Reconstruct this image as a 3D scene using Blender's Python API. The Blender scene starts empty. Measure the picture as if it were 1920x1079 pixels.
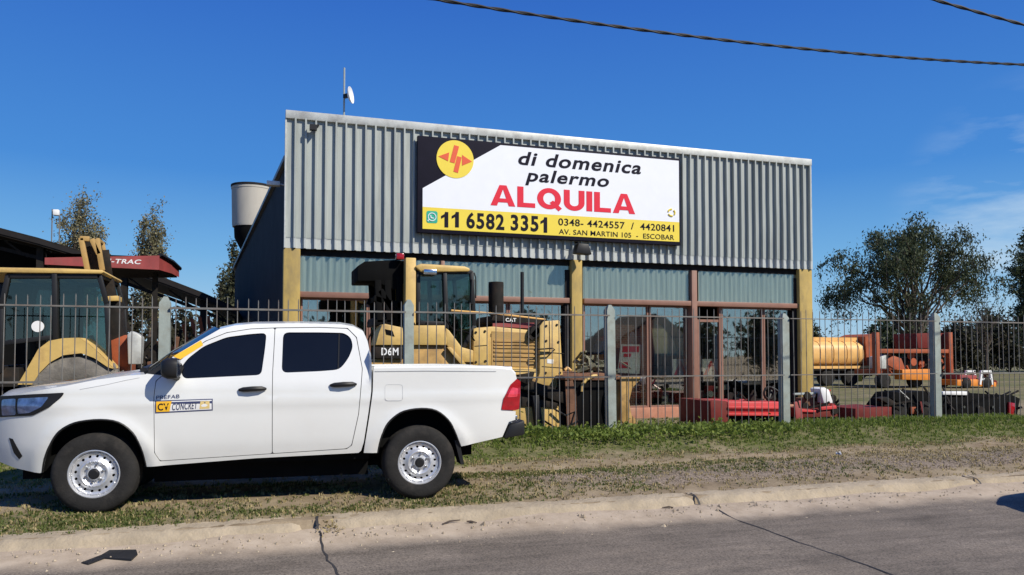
import bpy, bmesh, math, random
import numpy as np
from mathutils import Vector, noise
from mathutils.geometry import delaunay_2d_cdt
C = bpy.context.scene.collection
SC = bpy.context.scene
R = math.radians
# ------------------------------------------------------------------ camera
YAW, PITCH, FPX, PCY, CAMZ = R(18), R(2), 1450.0, 617.0, 1.48
cd = bpy.data.cameras.new('camera'); cam = bpy.data.objects.new('camera', cd); C.objects.link(cam)
cam.location = (0, 0, CAMZ); cam.rotation_euler = (R(90) + PITCH, 0, -YAW)
cd.sensor_width = 36; cd.lens = 36 * FPX / 1920; cd.shift_y = (PCY - 540) / 1920
cd.clip_start = .05; cd.clip_end = 3000
SC.camera = cam
# ------------------------------------------------------------------ sky, sun, exposure
SUN_FROM = Vector((.80, -1.0, 1.12)).normalized()
w = bpy.data.worlds.new('World'); SC.world = w; w.use_nodes = True
nt = w.node_tree; bg = nt.nodes['Background']
sky = nt.nodes.new('ShaderNodeTexSky'); sky.sky_type = 'NISHITA'; sky.sun_disc = False
sky.sun_elevation = math.asin(SUN_FROM.z); sky.sun_rotation = math.atan2(SUN_FROM.x, SUN_FROM.y)
sky.altitude = 0; sky.air_density = 1.0; sky.dust_density = .25; sky.ozone_density = 4.0
bg.inputs['Strength'].default_value = .07
tc = nt.nodes.new('ShaderNodeTexCoord')
sat = nt.nodes.new('ShaderNodeHueSaturation'); sat.inputs['Saturation'].default_value = 1.22; sat.inputs['Value'].default_value = 1.0
nt.links.new(sky.outputs[0], sat.inputs['Color'])
# the clear sky's own deep blue by height above the horizon, blended with the physical sky
sxyz = nt.nodes.new('ShaderNodeSeparateXYZ'); nt.links.new(tc.outputs['Generated'], sxyz.inputs[0])
skr = nt.nodes.new('ShaderNodeValToRGB'); el = skr.color_ramp.elements
for _ in range(4): el.new(.5)
for e_, (p_, c_) in zip(el, ((0, (.44, .65, .82)), (.05, (.33, .58, .82)), (.12, (.175, .445, .79)), (.22, (.066, .27, .71)), (.42, (.034, .155, .60)), (1, (.018, .08, .42)))): e_.position = p_; e_.color = (*c_, 1)
nt.links.new(sxyz.outputs[2], skr.inputs[0])
skm = nt.nodes.new('ShaderNodeVectorMath'); skm.operation = 'SCALE'; skm.inputs['Scale'].default_value = 1 / .07 / 1.15; nt.links.new(skr.outputs[0], skm.inputs[0])
skx = nt.nodes.new('ShaderNodeMixRGB'); skx.inputs[0].default_value = .88; nt.links.new(sat.outputs[0], skx.inputs[1]); nt.links.new(skm.outputs[0], skx.inputs[2])
# thin cirrus: streaky noise on the sky direction, only in a band low on the right
mp = nt.nodes.new('ShaderNodeMapping'); mp.inputs['Rotation'].default_value = (0, R(-24), R(0)); mp.inputs['Scale'].default_value = (3.2, 3.2, 13)
nz = nt.nodes.new('ShaderNodeTexNoise'); nz.inputs['Scale'].default_value = 1.7; nz.inputs['Detail'].default_value = 6; nz.inputs['Roughness'].default_value = .58
rp = nt.nodes.new('ShaderNodeValToRGB'); rp.color_ramp.elements[0].position = .38; rp.color_ramp.elements[1].position = .84
dp = nt.nodes.new('ShaderNodeVectorMath'); dp.operation = 'DOT_PRODUCT'; dp.inputs[1].default_value = Vector((.80, .60, .145)).normalized()
mr = nt.nodes.new('ShaderNodeMapRange'); mr.inputs[1].default_value = .986; mr.inputs[2].default_value = .998; mr.inputs[4].default_value = 1.0; mr.interpolation_type = 'SMOOTHSTEP'
ml = nt.nodes.new('ShaderNodeMath'); ml.operation = 'MULTIPLY'
mx = nt.nodes.new('ShaderNodeMixRGB'); mx.inputs[2].default_value = (7.4, 9.2, 10.8, 1)
L = nt.links.new
L(tc.outputs['Generated'], mp.inputs[0]); L(mp.outputs[0], nz.inputs['Vector']); L(nz.outputs[0], rp.inputs[0])
L(tc.outputs['Generated'], dp.inputs[0]); L(dp.outputs['Value'], mr.inputs[0]); L(mr.outputs[0], ml.inputs[0]); L(rp.outputs[0], ml.inputs[1])
L(ml.outputs[0], mx.inputs[0]); L(skx.outputs[0], mx.inputs[1]); L(mx.outputs[0], bg.inputs[0])
sd = bpy.data.lights.new('sun', 'SUN'); sun = bpy.data.objects.new('sun', sd); C.objects.link(sun)
sd.energy = 4.7; sd.angle = R(.5); sd.color = (1, .94, .83)
sun.rotation_euler = SUN_FROM.to_track_quat('Z', 'Y').to_euler(); sun.location = (20, -25, 30)
SC.view_settings.view_transform = 'Standard'; SC.view_settings.look = 'None'
SC.view_settings.exposure = 0.2; SC.view_settings.gamma = 1
# ------------------------------------------------------------------ picture geometry used while laying the place out
_r = Vector((math.cos(YAW), -math.sin(YAW), 0))
_f = Vector((math.sin(YAW) * math.cos(PITCH), math.cos(YAW) * math.cos(PITCH), math.sin(PITCH)))
_u = _r.cross(_f); CAM = Vector((0, 0, CAMZ))
def ray(px, py): return _f + _r * ((px - 960) / FPX) + _u * ((PCY - py) / FPX)
def aty(px, py, Y): d = ray(px, py); return CAM + d * (Y / d.y)
def atz(px, py, Z): d = ray(px, py); return CAM + d * ((Z - CAMZ) / d.z)
# ------------------------------------------------------------------ materials
def mat(name, col, rough=.6, metal=0, var=.12, vs=3.0, bump=0, bs=40, dirt=None, da=.5, ds=2.0, coat=0, spec=.5, stretch=None):
    m = bpy.data.materials.new(name); m.use_nodes = True
    n = m.node_tree.nodes; l = m.node_tree.links.new; b = n['Principled BSDF']
    b.inputs['Roughness'].default_value = rough; b.inputs['Metallic'].default_value = metal
    b.inputs['Specular IOR Level'].default_value = spec
    if coat: b.inputs['Coat Weight'].default_value = coat; b.inputs['Coat Roughness'].default_value = .05
    t = n.new('ShaderNodeTexCoord'); src = t.outputs['Object']
    if stretch:
        mp = n.new('ShaderNodeMapping'); mp.inputs['Scale'].default_value = stretch; l(src, mp.inputs[0]); src = mp.outputs[0]
    nz = n.new('ShaderNodeTexNoise'); nz.inputs['Scale'].default_value = vs; nz.inputs['Detail'].default_value = 5; nz.inputs['Roughness'].default_value = .6
    l(src, nz.inputs['Vector'])
    mr = n.new('ShaderNodeMapRange'); mr.inputs[1].default_value = .3; mr.inputs[2].default_value = .7; l(nz.outputs[0], mr.inputs[0])
    mx = n.new('ShaderNodeMixRGB'); c = col
    mx.inputs[1].default_value = (c[0] * (1 - var), c[1] * (1 - var), c[2] * (1 - var), 1)
    mx.inputs[2].default_value = (min(1, c[0] * (1 + var)), min(1, c[1] * (1 + var)), min(1, c[2] * (1 + var)), 1)
    l(mr.outputs[0], mx.inputs[0]); out = mx.outputs[0]
    if dirt:
        n2 = n.new('ShaderNodeTexNoise'); n2.inputs['Scale'].default_value = ds; n2.inputs['Detail'].default_value = 8; n2.inputs['Roughness'].default_value = .7
        l(src, n2.inputs['Vector'])
        m2 = n.new('ShaderNodeMapRange'); m2.inputs[1].default_value = .48; m2.inputs[2].default_value = .68; m2.inputs[4].default_value = da
        l(n2.outputs[0], m2.inputs[0]); x2 = n.new('ShaderNodeMixRGB'); l(m2.outputs[0], x2.inputs[0]); l(out, x2.inputs[1]); x2.inputs[2].default_value = (*dirt, 1); out = x2.outputs[0]
    l(out, b.inputs['Base Color'])
    if bump:
        n3 = n.new('ShaderNodeTexNoise'); n3.inputs['Scale'].default_value = bs; n3.inputs['Detail'].default_value = 4; l(t.outputs['Object'], n3.inputs['Vector'])
        bp = n.new('ShaderNodeBump'); bp.inputs['Strength'].default_value = bump; bp.inputs['Distance'].default_value = .02
        l(n3.outputs[0], bp.inputs['Height']); l(bp.outputs[0], b.inputs['Normal'])
    return m
def glassmat(name, tint, refl, rough=.02):
    m = bpy.data.materials.new(name); m.use_nodes = True; n = m.node_tree.nodes; l = m.node_tree.links.new
    n.remove(n['Principled BSDF']); o = n['Material Output']
    a = n.new('ShaderNodeBsdfTransparent'); a.inputs[0].default_value = (*tint, 1)
    g = n.new('ShaderNodeBsdfGlossy'); g.inputs['Color'].default_value = (.95, .92, .84, 1); g.inputs['Roughness'].default_value = rough
    lw = n.new('ShaderNodeLayerWeight'); lw.inputs[0].default_value = .5; pw = n.new('ShaderNodeMath'); pw.operation = 'POWER'; pw.inputs[1].default_value = 3.5; l(lw.outputs['Facing'], pw.inputs[0])
    mr = n.new('ShaderNodeMapRange'); mr.inputs[3].default_value = refl; mr.inputs[4].default_value = 1
    nz = n.new('ShaderNodeTexNoise'); nz.inputs['Scale'].default_value = 1.1; tcn = n.new('ShaderNodeTexCoord'); l(tcn.outputs['Object'], nz.inputs['Vector'])
    bp = n.new('ShaderNodeBump'); bp.inputs['Strength'].default_value = .02; bp.inputs['Distance'].default_value = .05; l(nz.outputs[0], bp.inputs['Height']); l(bp.outputs[0], g.inputs['Normal'])
    s = n.new('ShaderNodeMixShader'); l(pw.outputs[0], mr.inputs[0]); l(mr.outputs[0], s.inputs[0]); l(a.outputs[0], s.inputs[1]); l(g.outputs[0], s.inputs[2]); l(s.outputs[0], o.inputs[0])
    return m
M = {}
M['white_paint'] = mat('white_paint', (.70, .705, .675), .26, 0, .02, 2, coat=.6, dirt=(.62, .57, .5), da=.10, ds=1.2)
M['white'] = mat('white', (.78, .78, .76), .5, 0, .05)
M['black_plastic'] = mat('black_plastic', (.014, .014, .015), .5, 0, .2, spec=.3)
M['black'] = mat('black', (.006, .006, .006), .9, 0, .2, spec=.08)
M['tint_glass'] = mat('tint_glass', (.006, .007, .009), .06, 0, .1, spec=.45)
M['tyre'] = mat('tyre', (.022, .021, .020), .9, 0, .25, 6, bump=.2, bs=60, dirt=(.075, .065, .055), da=.4, ds=5, spec=.2)
M['steel_rim'] = mat('steel_rim', (.60, .61, .63), .38, .55, .06, 4, dirt=(.3, .27, .23), da=.25, ds=6)
M['chrome'] = mat('chrome', (.6, .62, .64), .18, 1, .05)
M['red_lens'] = mat('red_lens', (.33, .008, .014), .15, 0, .2, 14, coat=.6)
M['lamp_lens'] = mat('lamp_lens', (.10, .15, .30), .10, .4, .5, 14, coat=1)
M['tape'] = mat('tape', (.86, .47, .02), .5, 0, .05)
M['decal_blue'] = mat('decal_blue', (.04, .05, .12), .5, 0, .05)
M['yellow_machine'] = mat('yellow_machine', (.60, .405, .125), .55, 0, .14, 2.5, dirt=(.36, .22, .09), da=.7, ds=2.6, bump=.06, bs=20)
M['yellow_dirty'] = mat('yellow_dirty', (.42, .25, .075), .7, 0, .3, 4, dirt=(.15, .09, .05), da=.7, ds=3)
M['rust'] = mat('rust', (.16, .075, .04), .85, 0, .35, 5, bump=.2, bs=30)
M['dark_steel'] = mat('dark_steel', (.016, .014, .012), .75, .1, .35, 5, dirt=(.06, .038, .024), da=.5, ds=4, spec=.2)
M['cab_glass'] = glassmat('cab_glass', (.46, .58, .56), .08)
M['window_glass'] = glassmat('window_glass', (.80, .84, .82), .33)
M['pillar'] = mat('pillar', (.42, .295, .085), .8, 0, .2, 3, dirt=(.22, .165, .075), da=.75, ds=2.5, stretch=(1, 1, .4), bump=.1)
M['cladding'] = mat('cladding', (.37, .395, .37), .45, .1, .13, 2.0, dirt=(.23, .25, .235), da=.7, ds=1.6, stretch=(3.0, 1, .25), spec=.4)
M['cladding_clean'] = mat('cladding_clean', (.48, .50, .48), .45, .1, .10, 2.0, dirt=(.33, .35, .33), da=.5, ds=2, stretch=(3, 1, .4), spec=.4)
M['post_concrete'] = mat('post_concrete', (.255, .29, .26), .85, 0, .15, 5, dirt=(.17, .15, .11), da=.5, ds=4, bump=.15)
M['flashing'] = mat('flashing', (.52, .53, .49), .5, .2, .12, 4, dirt=(.22, .2, .18), da=.5, ds=3)
M['fibreglass'] = mat('fibreglass', (.31, .33, .285), .4, 0, .3, 3, dirt=(.10, .12, .11), da=.6, ds=1.8, stretch=(9, 1, .2))
M['frame_red'] = mat('frame_red', (.25, .125, .085), .55, 0, .15, 4, dirt=(.18, .1, .07), da=.5)
M['beam_dark'] = mat('beam_dark', (.02, .018, .018), .8, 0, .2, spec=.15)
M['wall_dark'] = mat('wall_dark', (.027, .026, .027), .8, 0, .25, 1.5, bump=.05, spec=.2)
M['roof_metal'] = mat('roof_metal', (.22, .23, .23), .5, .3, .1)
M['plinth'] = mat('plinth', (.40, .17, .10), .8, 0, .2, 4, bump=.15, dirt=(.3, .2, .14), da=.5)
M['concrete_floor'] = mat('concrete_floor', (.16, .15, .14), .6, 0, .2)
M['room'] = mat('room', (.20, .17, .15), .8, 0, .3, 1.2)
M['galv'] = mat('galv', (.34, .39, .37), .6, .1, .12, 5, dirt=(.25, .2, .15), da=.4, ds=4)
M['picket'] = mat('picket', (.17, .165, .15), .6, .2, .2, 5, dirt=(.17, .09, .05), da=.6, ds=3)
M['sign_white'] = mat('sign_white', (.78, .80, .84), .45, 0, .02)
M['sign_dark'] = mat('sign_dark', (.012, .011, .02), .7, 0, .1, spec=.12)
M['sign_yellow'] = mat('sign_yellow', (.80, .62, .055), .45, 0, .03)
M['sign_red'] = mat('sign_red', (.70, .028, .055), .6, 0, .03, spec=.2)
M['sign_orange'] = mat('sign_orange', (.72, .10, .03), .45, 0, .03)
M['sign_green'] = mat('sign_green', (.02, .38, .25), .45, 0, .03)
M['tank'] = mat('tank', (.44, .41, .35), .8, 0, .15, 1.5, dirt=(.25, .22, .18), da=.5, ds=1.5, stretch=(1, 1, .4), bump=.1)
M['red_paint'] = mat('red_paint', (.31, .055, .05), .6, 0, .2, 3, dirt=(.20, .07, .055), da=.6, ds=2.5)
M['red_bright'] = mat('red_bright', (.58, .05, .05), .45, 0, .15, 3, dirt=(.3, .07, .05), da=.4, ds=3)
M['orange_rust'] = mat('orange_rust', (.34, .075, .022), .7, 0, .25, 3, dirt=(.14, .045, .02), da=.6, ds=2)
M['maroon'] = mat('maroon', (.17, .026, .021), .7, 0, .3, 3, dirt=(.05, .025, .02), da=.6, ds=3, spec=.2)
M['yellow_mid'] = mat('yellow_mid', (.42, .265, .085), .7, 0, .25, 4, dirt=(.26, .15, .07), da=.7, ds=4)
M['orange'] = mat('orange', (.75, .25, .03), .5, 0, .15, 3, dirt=(.4, .15, .04), da=.4, ds=2)
M['cream_tank'] = mat('cream_tank', (.78, .45, .145), .5, 0, .12, 1.5, dirt=(.52, .25, .06), da=.5, ds=1.2)
M['cable'] = mat('cable', (.006, .006, .007), .7, 0, .1)
M['bark'] = mat('bark', (.075, .055, .042), .9, 0, .3, 4, bump=.3)
M['brick'] = mat('brick', (.26, .085, .06), .85, 0, .3, 9)
M['plaster'] = mat('plaster', (.62, .52, .33), .8, 0, .1)
M['kerb'] = mat('kerb', (.37, .305, .215), .95, 0, .16, 2.2, dirt=(.25, .205, .145), da=.6, ds=3.5, bump=.6, bs=30, spec=.15)
def leafmat(name, c1, c2, tr=.25):
    m = bpy.data.materials.new(name); m.use_nodes = True; n = m.node_tree.nodes; l = m.node_tree.links.new; b = n['Principled BSDF']
    b.inputs['Roughness'].default_value = .6; b.inputs['Specular IOR Level'].default_value = .25
    g = n.new('ShaderNodeNewGeometry'); mx = n.new('ShaderNodeMixRGB'); mx.inputs[1].default_value = (*c1, 1); mx.inputs[2].default_value = (*c2, 1)
    l(g.outputs['Random Per Island'], mx.inputs[0]); l(mx.outputs[0], b.inputs['Base Color'])
    t = n.new('ShaderNodeBsdfTranslucent'); l(mx.outputs[0], t.inputs[0]); s = n.new('ShaderNodeMixShader'); s.inputs[0].default_value = tr
    l(b.outputs[0], s.inputs[1]); l(t.outputs[0], s.inputs[2]); l(s.outputs[0], n['Material Output'].inputs[0])
    return m
M['grass'] = leafmat('grass', (.075, .115, .028), (.16, .17, .05), .35)
M['grass_lush'] = leafmat('grass_lush', (.085, .14, .022), (.23, .28, .055), .4)
M['straw'] = leafmat('straw', (.30, .235, .11), (.40, .33, .17), .25)
M['leaf_dark'] = leafmat('leaf_dark', (.030, .046, .022), (.085, .10, .045))
M['leaf_olive'] = leafmat('leaf_olive', (.038, .046, .026), (.10, .098, .045))
M['leaf_poplar'] = leafmat('leaf_poplar', (.13, .13, .075), (.26, .23, .125))
M['leaf_hedge'] = leafmat('leaf_hedge', (.022, .024, .014), (.060, .054, .030))
# ------------------------------------------------------------------ mesh helpers
def rootof(o):
    while o.parent: o = o.parent
    return o
class MB:
    def __init__(s): s.v = []; s.f = []; s.mi = []; s.m = 0
    def add(s, vs, fs):
        k = len(s.v); s.v += [tuple(p) for p in vs]; s.f += [tuple(i + k for i in f) for f in fs]; s.mi += [s.m] * len(fs); return s
    def box(s, x0, x1, y0, y1, z0, z1):
        return s.add([(x0, y0, z0), (x1, y0, z0), (x1, y1, z0), (x0, y1, z0), (x0, y0, z1), (x1, y0, z1), (x1, y1, z1), (x0, y1, z1)],
                     [(0, 3, 2, 1), (4, 5, 6, 7), (0, 1, 5, 4), (1, 2, 6, 5), (2, 3, 7, 6), (3, 0, 4, 7)])
    def beam(s, a, b, w, h, up=(0, 0, 1)):
        a = Vector(a); b = Vector(b); d = (b - a).normalized(); u = Vector(up)
        if abs(d.dot(u)) > .95: u = Vector((1, 0, 0))
        r = d.cross(u).normalized() * w / 2; u = r.cross(d).normalized() * h / 2
        return s.add([a - r - u, a + r - u, a + r + u, a - r + u, b - r - u, b + r - u, b + r + u, b - r + u],
                     [(0, 1, 2, 3), (7, 6, 5, 4), (0, 4, 5, 1), (1, 5, 6, 2), (2, 6, 7, 3), (3, 7, 4, 0)])
    def tube(s, pts, r, n=8, cap=True):
        pts = [Vector(p) for p in pts]; rr = r if isinstance(r, (list, tuple)) else [r] * len(pts); vs = []; fs = []; pu = None
        for i, p in enumerate(pts):
            d = (pts[min(i + 1, len(pts) - 1)] - pts[max(i - 1, 0)]); d = d.normalized() if d.length > 1e-9 else Vector((0, 0, 1))
            if pu is None: pu = d.orthogonal().normalized()
            u = (pu - d * pu.dot(d)); u = u.normalized() if u.length > 1e-6 else d.orthogonal().normalized(); pu = u; q = d.cross(u)
            for k in range(n): a = 2 * math.pi * k / n; vs.append(p + (u * math.cos(a) + q * math.sin(a)) * rr[i])
        for i in range(len(pts) - 1):
            for k in range(n): k2 = (k + 1) % n; fs.append((i * n + k, i * n + k2, (i + 1) * n + k2, (i + 1) * n + k))
        if cap: fs.append(tuple(range(n - 1, -1, -1))); fs.append(tuple((len(pts) - 1) * n + k for k in range(n)))
        return s.add(vs, fs)
    def prism(s, poly, y0, y1):
        n = len(poly); vs = [(p[0], y0, p[1]) for p in poly] + [(p[0], y1, p[1]) for p in poly]
        ar = sum(poly[i][0] * poly[(i + 1) % n][1] - poly[(i + 1) % n][0] * poly[i][1] for i in range(n))
        fr = tuple(range(n)); bk = tuple(range(2 * n - 1, n - 1, -1)); sd = [(i, i + n, (i + 1) % n + n, (i + 1) % n) for i in range(n)]
        if ar < 0: fr = fr[::-1]; bk = bk[::-1]; sd = [q[::-1] for q in sd]
        return s.add(vs, [fr, bk] + sd)
    def lathe(s, prof, c, axis='z', n=24):
        vs = []; fs = []
        for (r, h) in prof:
            for k in range(n):
                a = 2 * math.pi * k / n; x = r * math.cos(a); y = r * math.sin(a)
                vs.append({'z': (c[0] + x, c[1] + y, c[2] + h), 'y': (c[0] + x, c[1] + h, c[2] + y), 'x': (c[0] + h, c[1] + x, c[2] + y)}[axis])
        for i in range(len(prof) - 1):
            for k in range(n): k2 = (k + 1) % n; fs.append((i * n + k, i * n + k2, (i + 1) * n + k2, (i + 1) * n + k))
        return s.add(vs, fs)
    def cyl(s, a, b, r, n=16): return s.tube([a, b], r, n)
    def build(s, name, mats, parent=None, bevel=0, seg=2, ang=35, local=False, loc=None, recalc=False):
        me = bpy.data.meshes.new(name); vs = s.v; off = None
        if parent is not None and not local: off = rootof(parent).location
        elif loc is not None: off = Vector(loc)
        if off is not None: vs = [(p[0] - off.x, p[1] - off.y, p[2] - off.z) for p in vs]
        me.from_pydata(vs, [], s.f)
        for m in (mats if isinstance(mats, (list, tuple)) else [mats]): me.materials.append(M[m] if isinstance(m, str) else m)
        me.polygons.foreach_set('material_index', s.mi)
        if bevel or recalc:
            bm = bmesh.new(); bm.from_mesh(me); bmesh.ops.remove_doubles(bm, verts=bm.verts, dist=1e-5); bmesh.ops.recalc_face_normals(bm, faces=bm.faces)
            if bevel:
                es = [e for e in bm.edges if len(e.link_faces) == 2 and e.calc_face_angle(0) > R(30)]
                bmesh.ops.bevel(bm, geom=es, offset=bevel, segments=seg, affect='EDGES', profile=.5, clamp_overlap=True)
            bm.to_mesh(me); bm.free()
        me.polygons.foreach_set('use_smooth', [True] * len(me.polygons)); me.set_sharp_from_angle(angle=R(ang)); me.update()
        o = bpy.data.objects.new(name, me); C.objects.link(o)
        if parent is not None: o.parent = parent
        elif loc is not None: o.location = loc
        return o
def tag(o, label=None, cat=None, group=None, kind=None):
    if label: o['label'] = label
    if cat: o['category'] = cat
    if group: o['group'] = group
    if kind: o['kind'] = kind
    return o
def thing(name, label, cat, loc=(0, 0, 0), rz=0, group=None):
    o = bpy.data.objects.new(name, None); C.objects.link(o); o.location = loc; o.rotation_euler.z = rz; o.empty_display_size = .2
    return tag(o, label, cat, group)
def dup(root, loc, label, rz=None):
    def cp(o, par):
        c = o.copy(); C.objects.link(c)
        if par: c.parent = par
        for ch in o.children: cp(ch, c)
        return c
    r = cp(root, None); r.location = loc
    if rz is not None: r.rotation_euler.z = rz
    r['label'] = label; return r
def PY(pts, Y): return [(aty(px, py, Y).x, aty(px, py, Y).z) for px, py in pts]
def fillet(pts, r, seg=4):
    out = []; n = len(pts)
    for i in range(n):
        p0 = Vector(pts[i - 1]); p = Vector(pts[i]); p1 = Vector(pts[(i + 1) % n]); a = p0 - p; b = p1 - p
        rr = min(r, a.length * .45, b.length * .45); A = p + a.normalized() * rr; B = p + b.normalized() * rr
        for k in range(seg + 1): t = k / seg; out.append(tuple((1 - t) ** 2 * A + 2 * t * (1 - t) * p + t * t * B))
    return out
def resample(pts, sp):
    out = []; n = len(pts)
    for i in range(n):
        a = Vector(pts[i]); b = Vector(pts[(i + 1) % n]); k = max(1, int((b - a).length / sp + .5))
        if (b - a).length < 1e-6: continue
        for j in range(k): out.append(tuple(a.lerp(b, j / k)))
    return out
def inside(P, x, y):
    c = np.zeros(x.shape, bool); n = len(P); j = n - 1
    for i in range(n):
        xi, yi = P[i]; xj, yj = P[j]
        if yi != yj: c ^= ((yi > y) != (yj > y)) & (x < (xj - xi) * (y - yi) / (yj - yi) + xi)
        j = i
    return c
def cdt(outline, holes=(), sp=.05):
    loops = [resample(outline, sp)] + [resample(h, sp) for h in holes]; V = []; E = []
    for lp in loops:
        k = len(V); V += lp; E += [(k + i, k + (i + 1) % len(lp)) for i in range(len(lp))]
    A = np.array(V); x0, y0 = A.min(0); x1, y1 = A.max(0)
    gx, gy = np.meshgrid(np.arange(x0 + sp / 2, x1, sp), np.arange(y0 + sp / 2, y1, sp)); gx = gx.ravel() ; gy = gy.ravel()
    ok = inside(loops[0], gx, gy)
    for h in loops[1:]: ok &= ~inside(h, gx, gy)
    gx, gy = gx[ok], gy[ok]
    if len(gx):
        d = np.min((gx[:, None] - A[None, :, 0]) ** 2 + (gy[:, None] - A[None, :, 1]) ** 2, 1); ok = d > (sp * .5) ** 2; gx, gy = gx[ok], gy[ok]
    V2 = [Vector(p) for p in V] + [Vector((a, b)) for a, b in zip(gx, gy)]
    vs, es, fs, ov, oe, of = delaunay_2d_cdt(V2, E, [], 0, 1e-6)
    if not fs: return [], [], []
    P = np.array([(v.x, v.y) for v in vs]); F = np.array([f for f in fs if len(f) == 3]); c = P[F].mean(1)
    ok = inside(loops[0], c[:, 0], c[:, 1])
    for h in loops[1:]: ok &= ~inside(h, c[:, 0], c[:, 1])
    F = F[ok]; ar = (P[F[:, 1], 0] - P[F[:, 0], 0]) * (P[F[:, 2], 1] - P[F[:, 0], 1]) - (P[F[:, 2], 0] - P[F[:, 0], 0]) * (P[F[:, 1], 1] - P[F[:, 0], 1])
    F[ar < 0] = F[ar < 0][:, ::-1]
    cnt = {}
    for f in F:
        for a, b in ((f[0], f[1]), (f[1], f[2]), (f[2], f[0])): cnt[(a, b)] = 1
    bd = [(a, b) for a, b in cnt if (b, a) not in cnt]
    return P, F, bd
def panel(mb, outline, holes, yf, side=-1, sp=.05, depth=.03, push=0):
    """sheet in local x-z, bulged by yf(x,z), with its edges turned inward; side -1 = near side, +1 = mirrored far side"""
    P, F, bd = cdt(outline, holes, sp)
    if len(P) == 0: return mb
    n = len(P); vs = [(x, side * (yf(x, z) + push), z) for x, z in P]; used = sorted({i for e in bd for i in e}); mp = {u: n + k for k, u in enumerate(used)}
    vs += [(P[u][0], side * (yf(*P[u]) + push - depth), P[u][1]) for u in used]
    fs = [tuple(int(i) for i in (f if side < 0 else f[::-1])) for f in F]
    for a, b in bd:
        q = (int(b), int(a), mp[a], mp[b]); fs.append(q if side < 0 else q[::-1])
    return mb.add(vs, fs)
def text_mesh(s, off=0, shear=0):
    c = bpy.data.curves.new('lettering', 'FONT'); c.body = s; c.space_character = 1 + off * 4.5; c.offset = off; c.shear = shear; c.resolution_u = 4; c.fill_mode = 'BOTH'
    o = bpy.data.objects.new('lettering', c); C.objects.link(o); dg = bpy.context.evaluated_depsgraph_get(); dg.update()
    me = bpy.data.meshes.new_from_object(o.evaluated_get(dg)); bpy.data.objects.remove(o); bpy.data.curves.remove(c)
    vs = np.array([v.co[:2] for v in me.vertices]); fs = [tuple(p.vertices) for p in me.polygons]; bpy.data.meshes.remove(me)
    return vs, fs
def letters(name, s, m, parent, x0, x1, z0, z1, Y, off=0, shear=0, thick=.006, local=False, full=True):
    """flat cut lettering filling x0..x1, z0 (base line) .. z1 (cap height), on the plane y = Y facing -y"""
    vs, fs = text_mesh(s, off, shear); a = vs.min(0); b = vs.max(0)
    cap = text_mesh('H', off)[0]; c0, c1 = cap[:, 1].min(), cap[:, 1].max()
    sx = (x1 - x0) / (b[0] - a[0]); sz = (z1 - z0) / (c1 - c0); mb = MB()
    mb.add([(x0 + (p[0] - a[0]) * sx, Y - thick, z0 + (p[1] - c0) * sz) for p in vs], fs)
    return mb.build(name, m, parent, local=local)

def crom(pts, k=5):
    out = []; n = len(pts)
    for i in range(n - 1):
        p0, p1, p2, p3 = (Vector(pts[max(0, min(n - 1, j))]) for j in (i - 1, i, i + 1, i + 2))
        for j in range(k):
            t = j / k; out.append(tuple(.5 * ((2 * p1) + (p2 - p0) * t + (2 * p0 - 5 * p1 + 4 * p2 - p3) * t * t + (3 * p1 - p0 - 3 * p2 + p3) * t ** 3)))
    return out + [tuple(pts[-1])]
# ================================================================== SETTING: ground, road, kerb
def sst(a, b, x): t = min(1, max(0, (x - a) / (b - a))); return t * t * (3 - 2 * t)
def N(x, y, s, z=0): return noise.noise((x * s, y * s, z))
def ground_z(x, y):
    if y < 7.5: return -.45
    z = -.062 + .062 * sst(7.75, 8.6, y) - .035 * math.exp(-((y - 7.73) / .05) ** 2) * (.5 + .9 * N(x, 0, 1.2)) + .235 * sst(10.25, 11.7, y) - .245 * sst(12.1, 13.3, y) - .15 * sst(13.5, 18, y)
    k = max(0, 1 - abs(y - 10) / 3.5)
    z += k * (.035 * N(x, y, .7) + .018 * N(x, y, 2.3, 5)) - .04 * k * math.exp(-((y - 9.75) / .22) ** 2)
    return z
def grass_d(x, y):
    g = sst(10.0, 10.5, y + .25 * N(x, y, .6, 3)) * (1 - .75 * sst(12.2, 13.2, y))
    g = max(g, .85 * math.exp(-((y - 9.25 - .1 * N(x, 0, .4)) / .22) ** 2) * sst(1.2, 2.2, x) * (1 - sst(4.0, 5.6, x)))
    g = max(g, .85 * sst(7.55, 7.75, y) * (1 - sst(8.15, 8.45, y)) * (1 - sst(-1.1, -.3, x)))
    g = max(g, .55 * math.exp(-((y - 7.95) / .16) ** 2) * sst(-1.5, -.6, x) * (1 - sst(2.4, 3.4, x)))
    g = max(g, .35 * math.exp(-((y - 9.35) / .16) ** 2) * sst(5, 6, x))
    g = max(g, .40 * sst(12.2, 13.5, y) * (1 - sst(17.5, 19, y)))
    g = max(g, .75 * sst(18, 22, y) * (1 if x > 16 else 0))
    g = max(g, .34 * sst(7.75, 8.1, y) * (1 - sst(10.2, 10.6, y)) * (.45 + 1.1 * N(x, y * 1.8, .9, 21)))
    n = N(x, y, 1.1, 9) * .6 + N(x, y, 3.1, 2) * .5
    return min(1, max(0, g * (1.05 + 1.1 * n) - .05))
def gravel_d(x, y):
    return max(0, min(1, sst(2.2, 4.2, x + 1.2 * (y - 8.5)) * sst(8.05, 8.3, y) * (1 - sst(9.0, 9.3, y)) * (1 + .8 * N(x, y, 2, 4))))
xs = np.unique(np.concatenate([[-1500, -700, -300, -120, -60, -30, -15], np.arange(-9, -4, .25), np.arange(-4, 14, .085), np.arange(14, 30, .5), [35, 45, 60, 90, 150, 300, 700, 1500]]))
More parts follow.
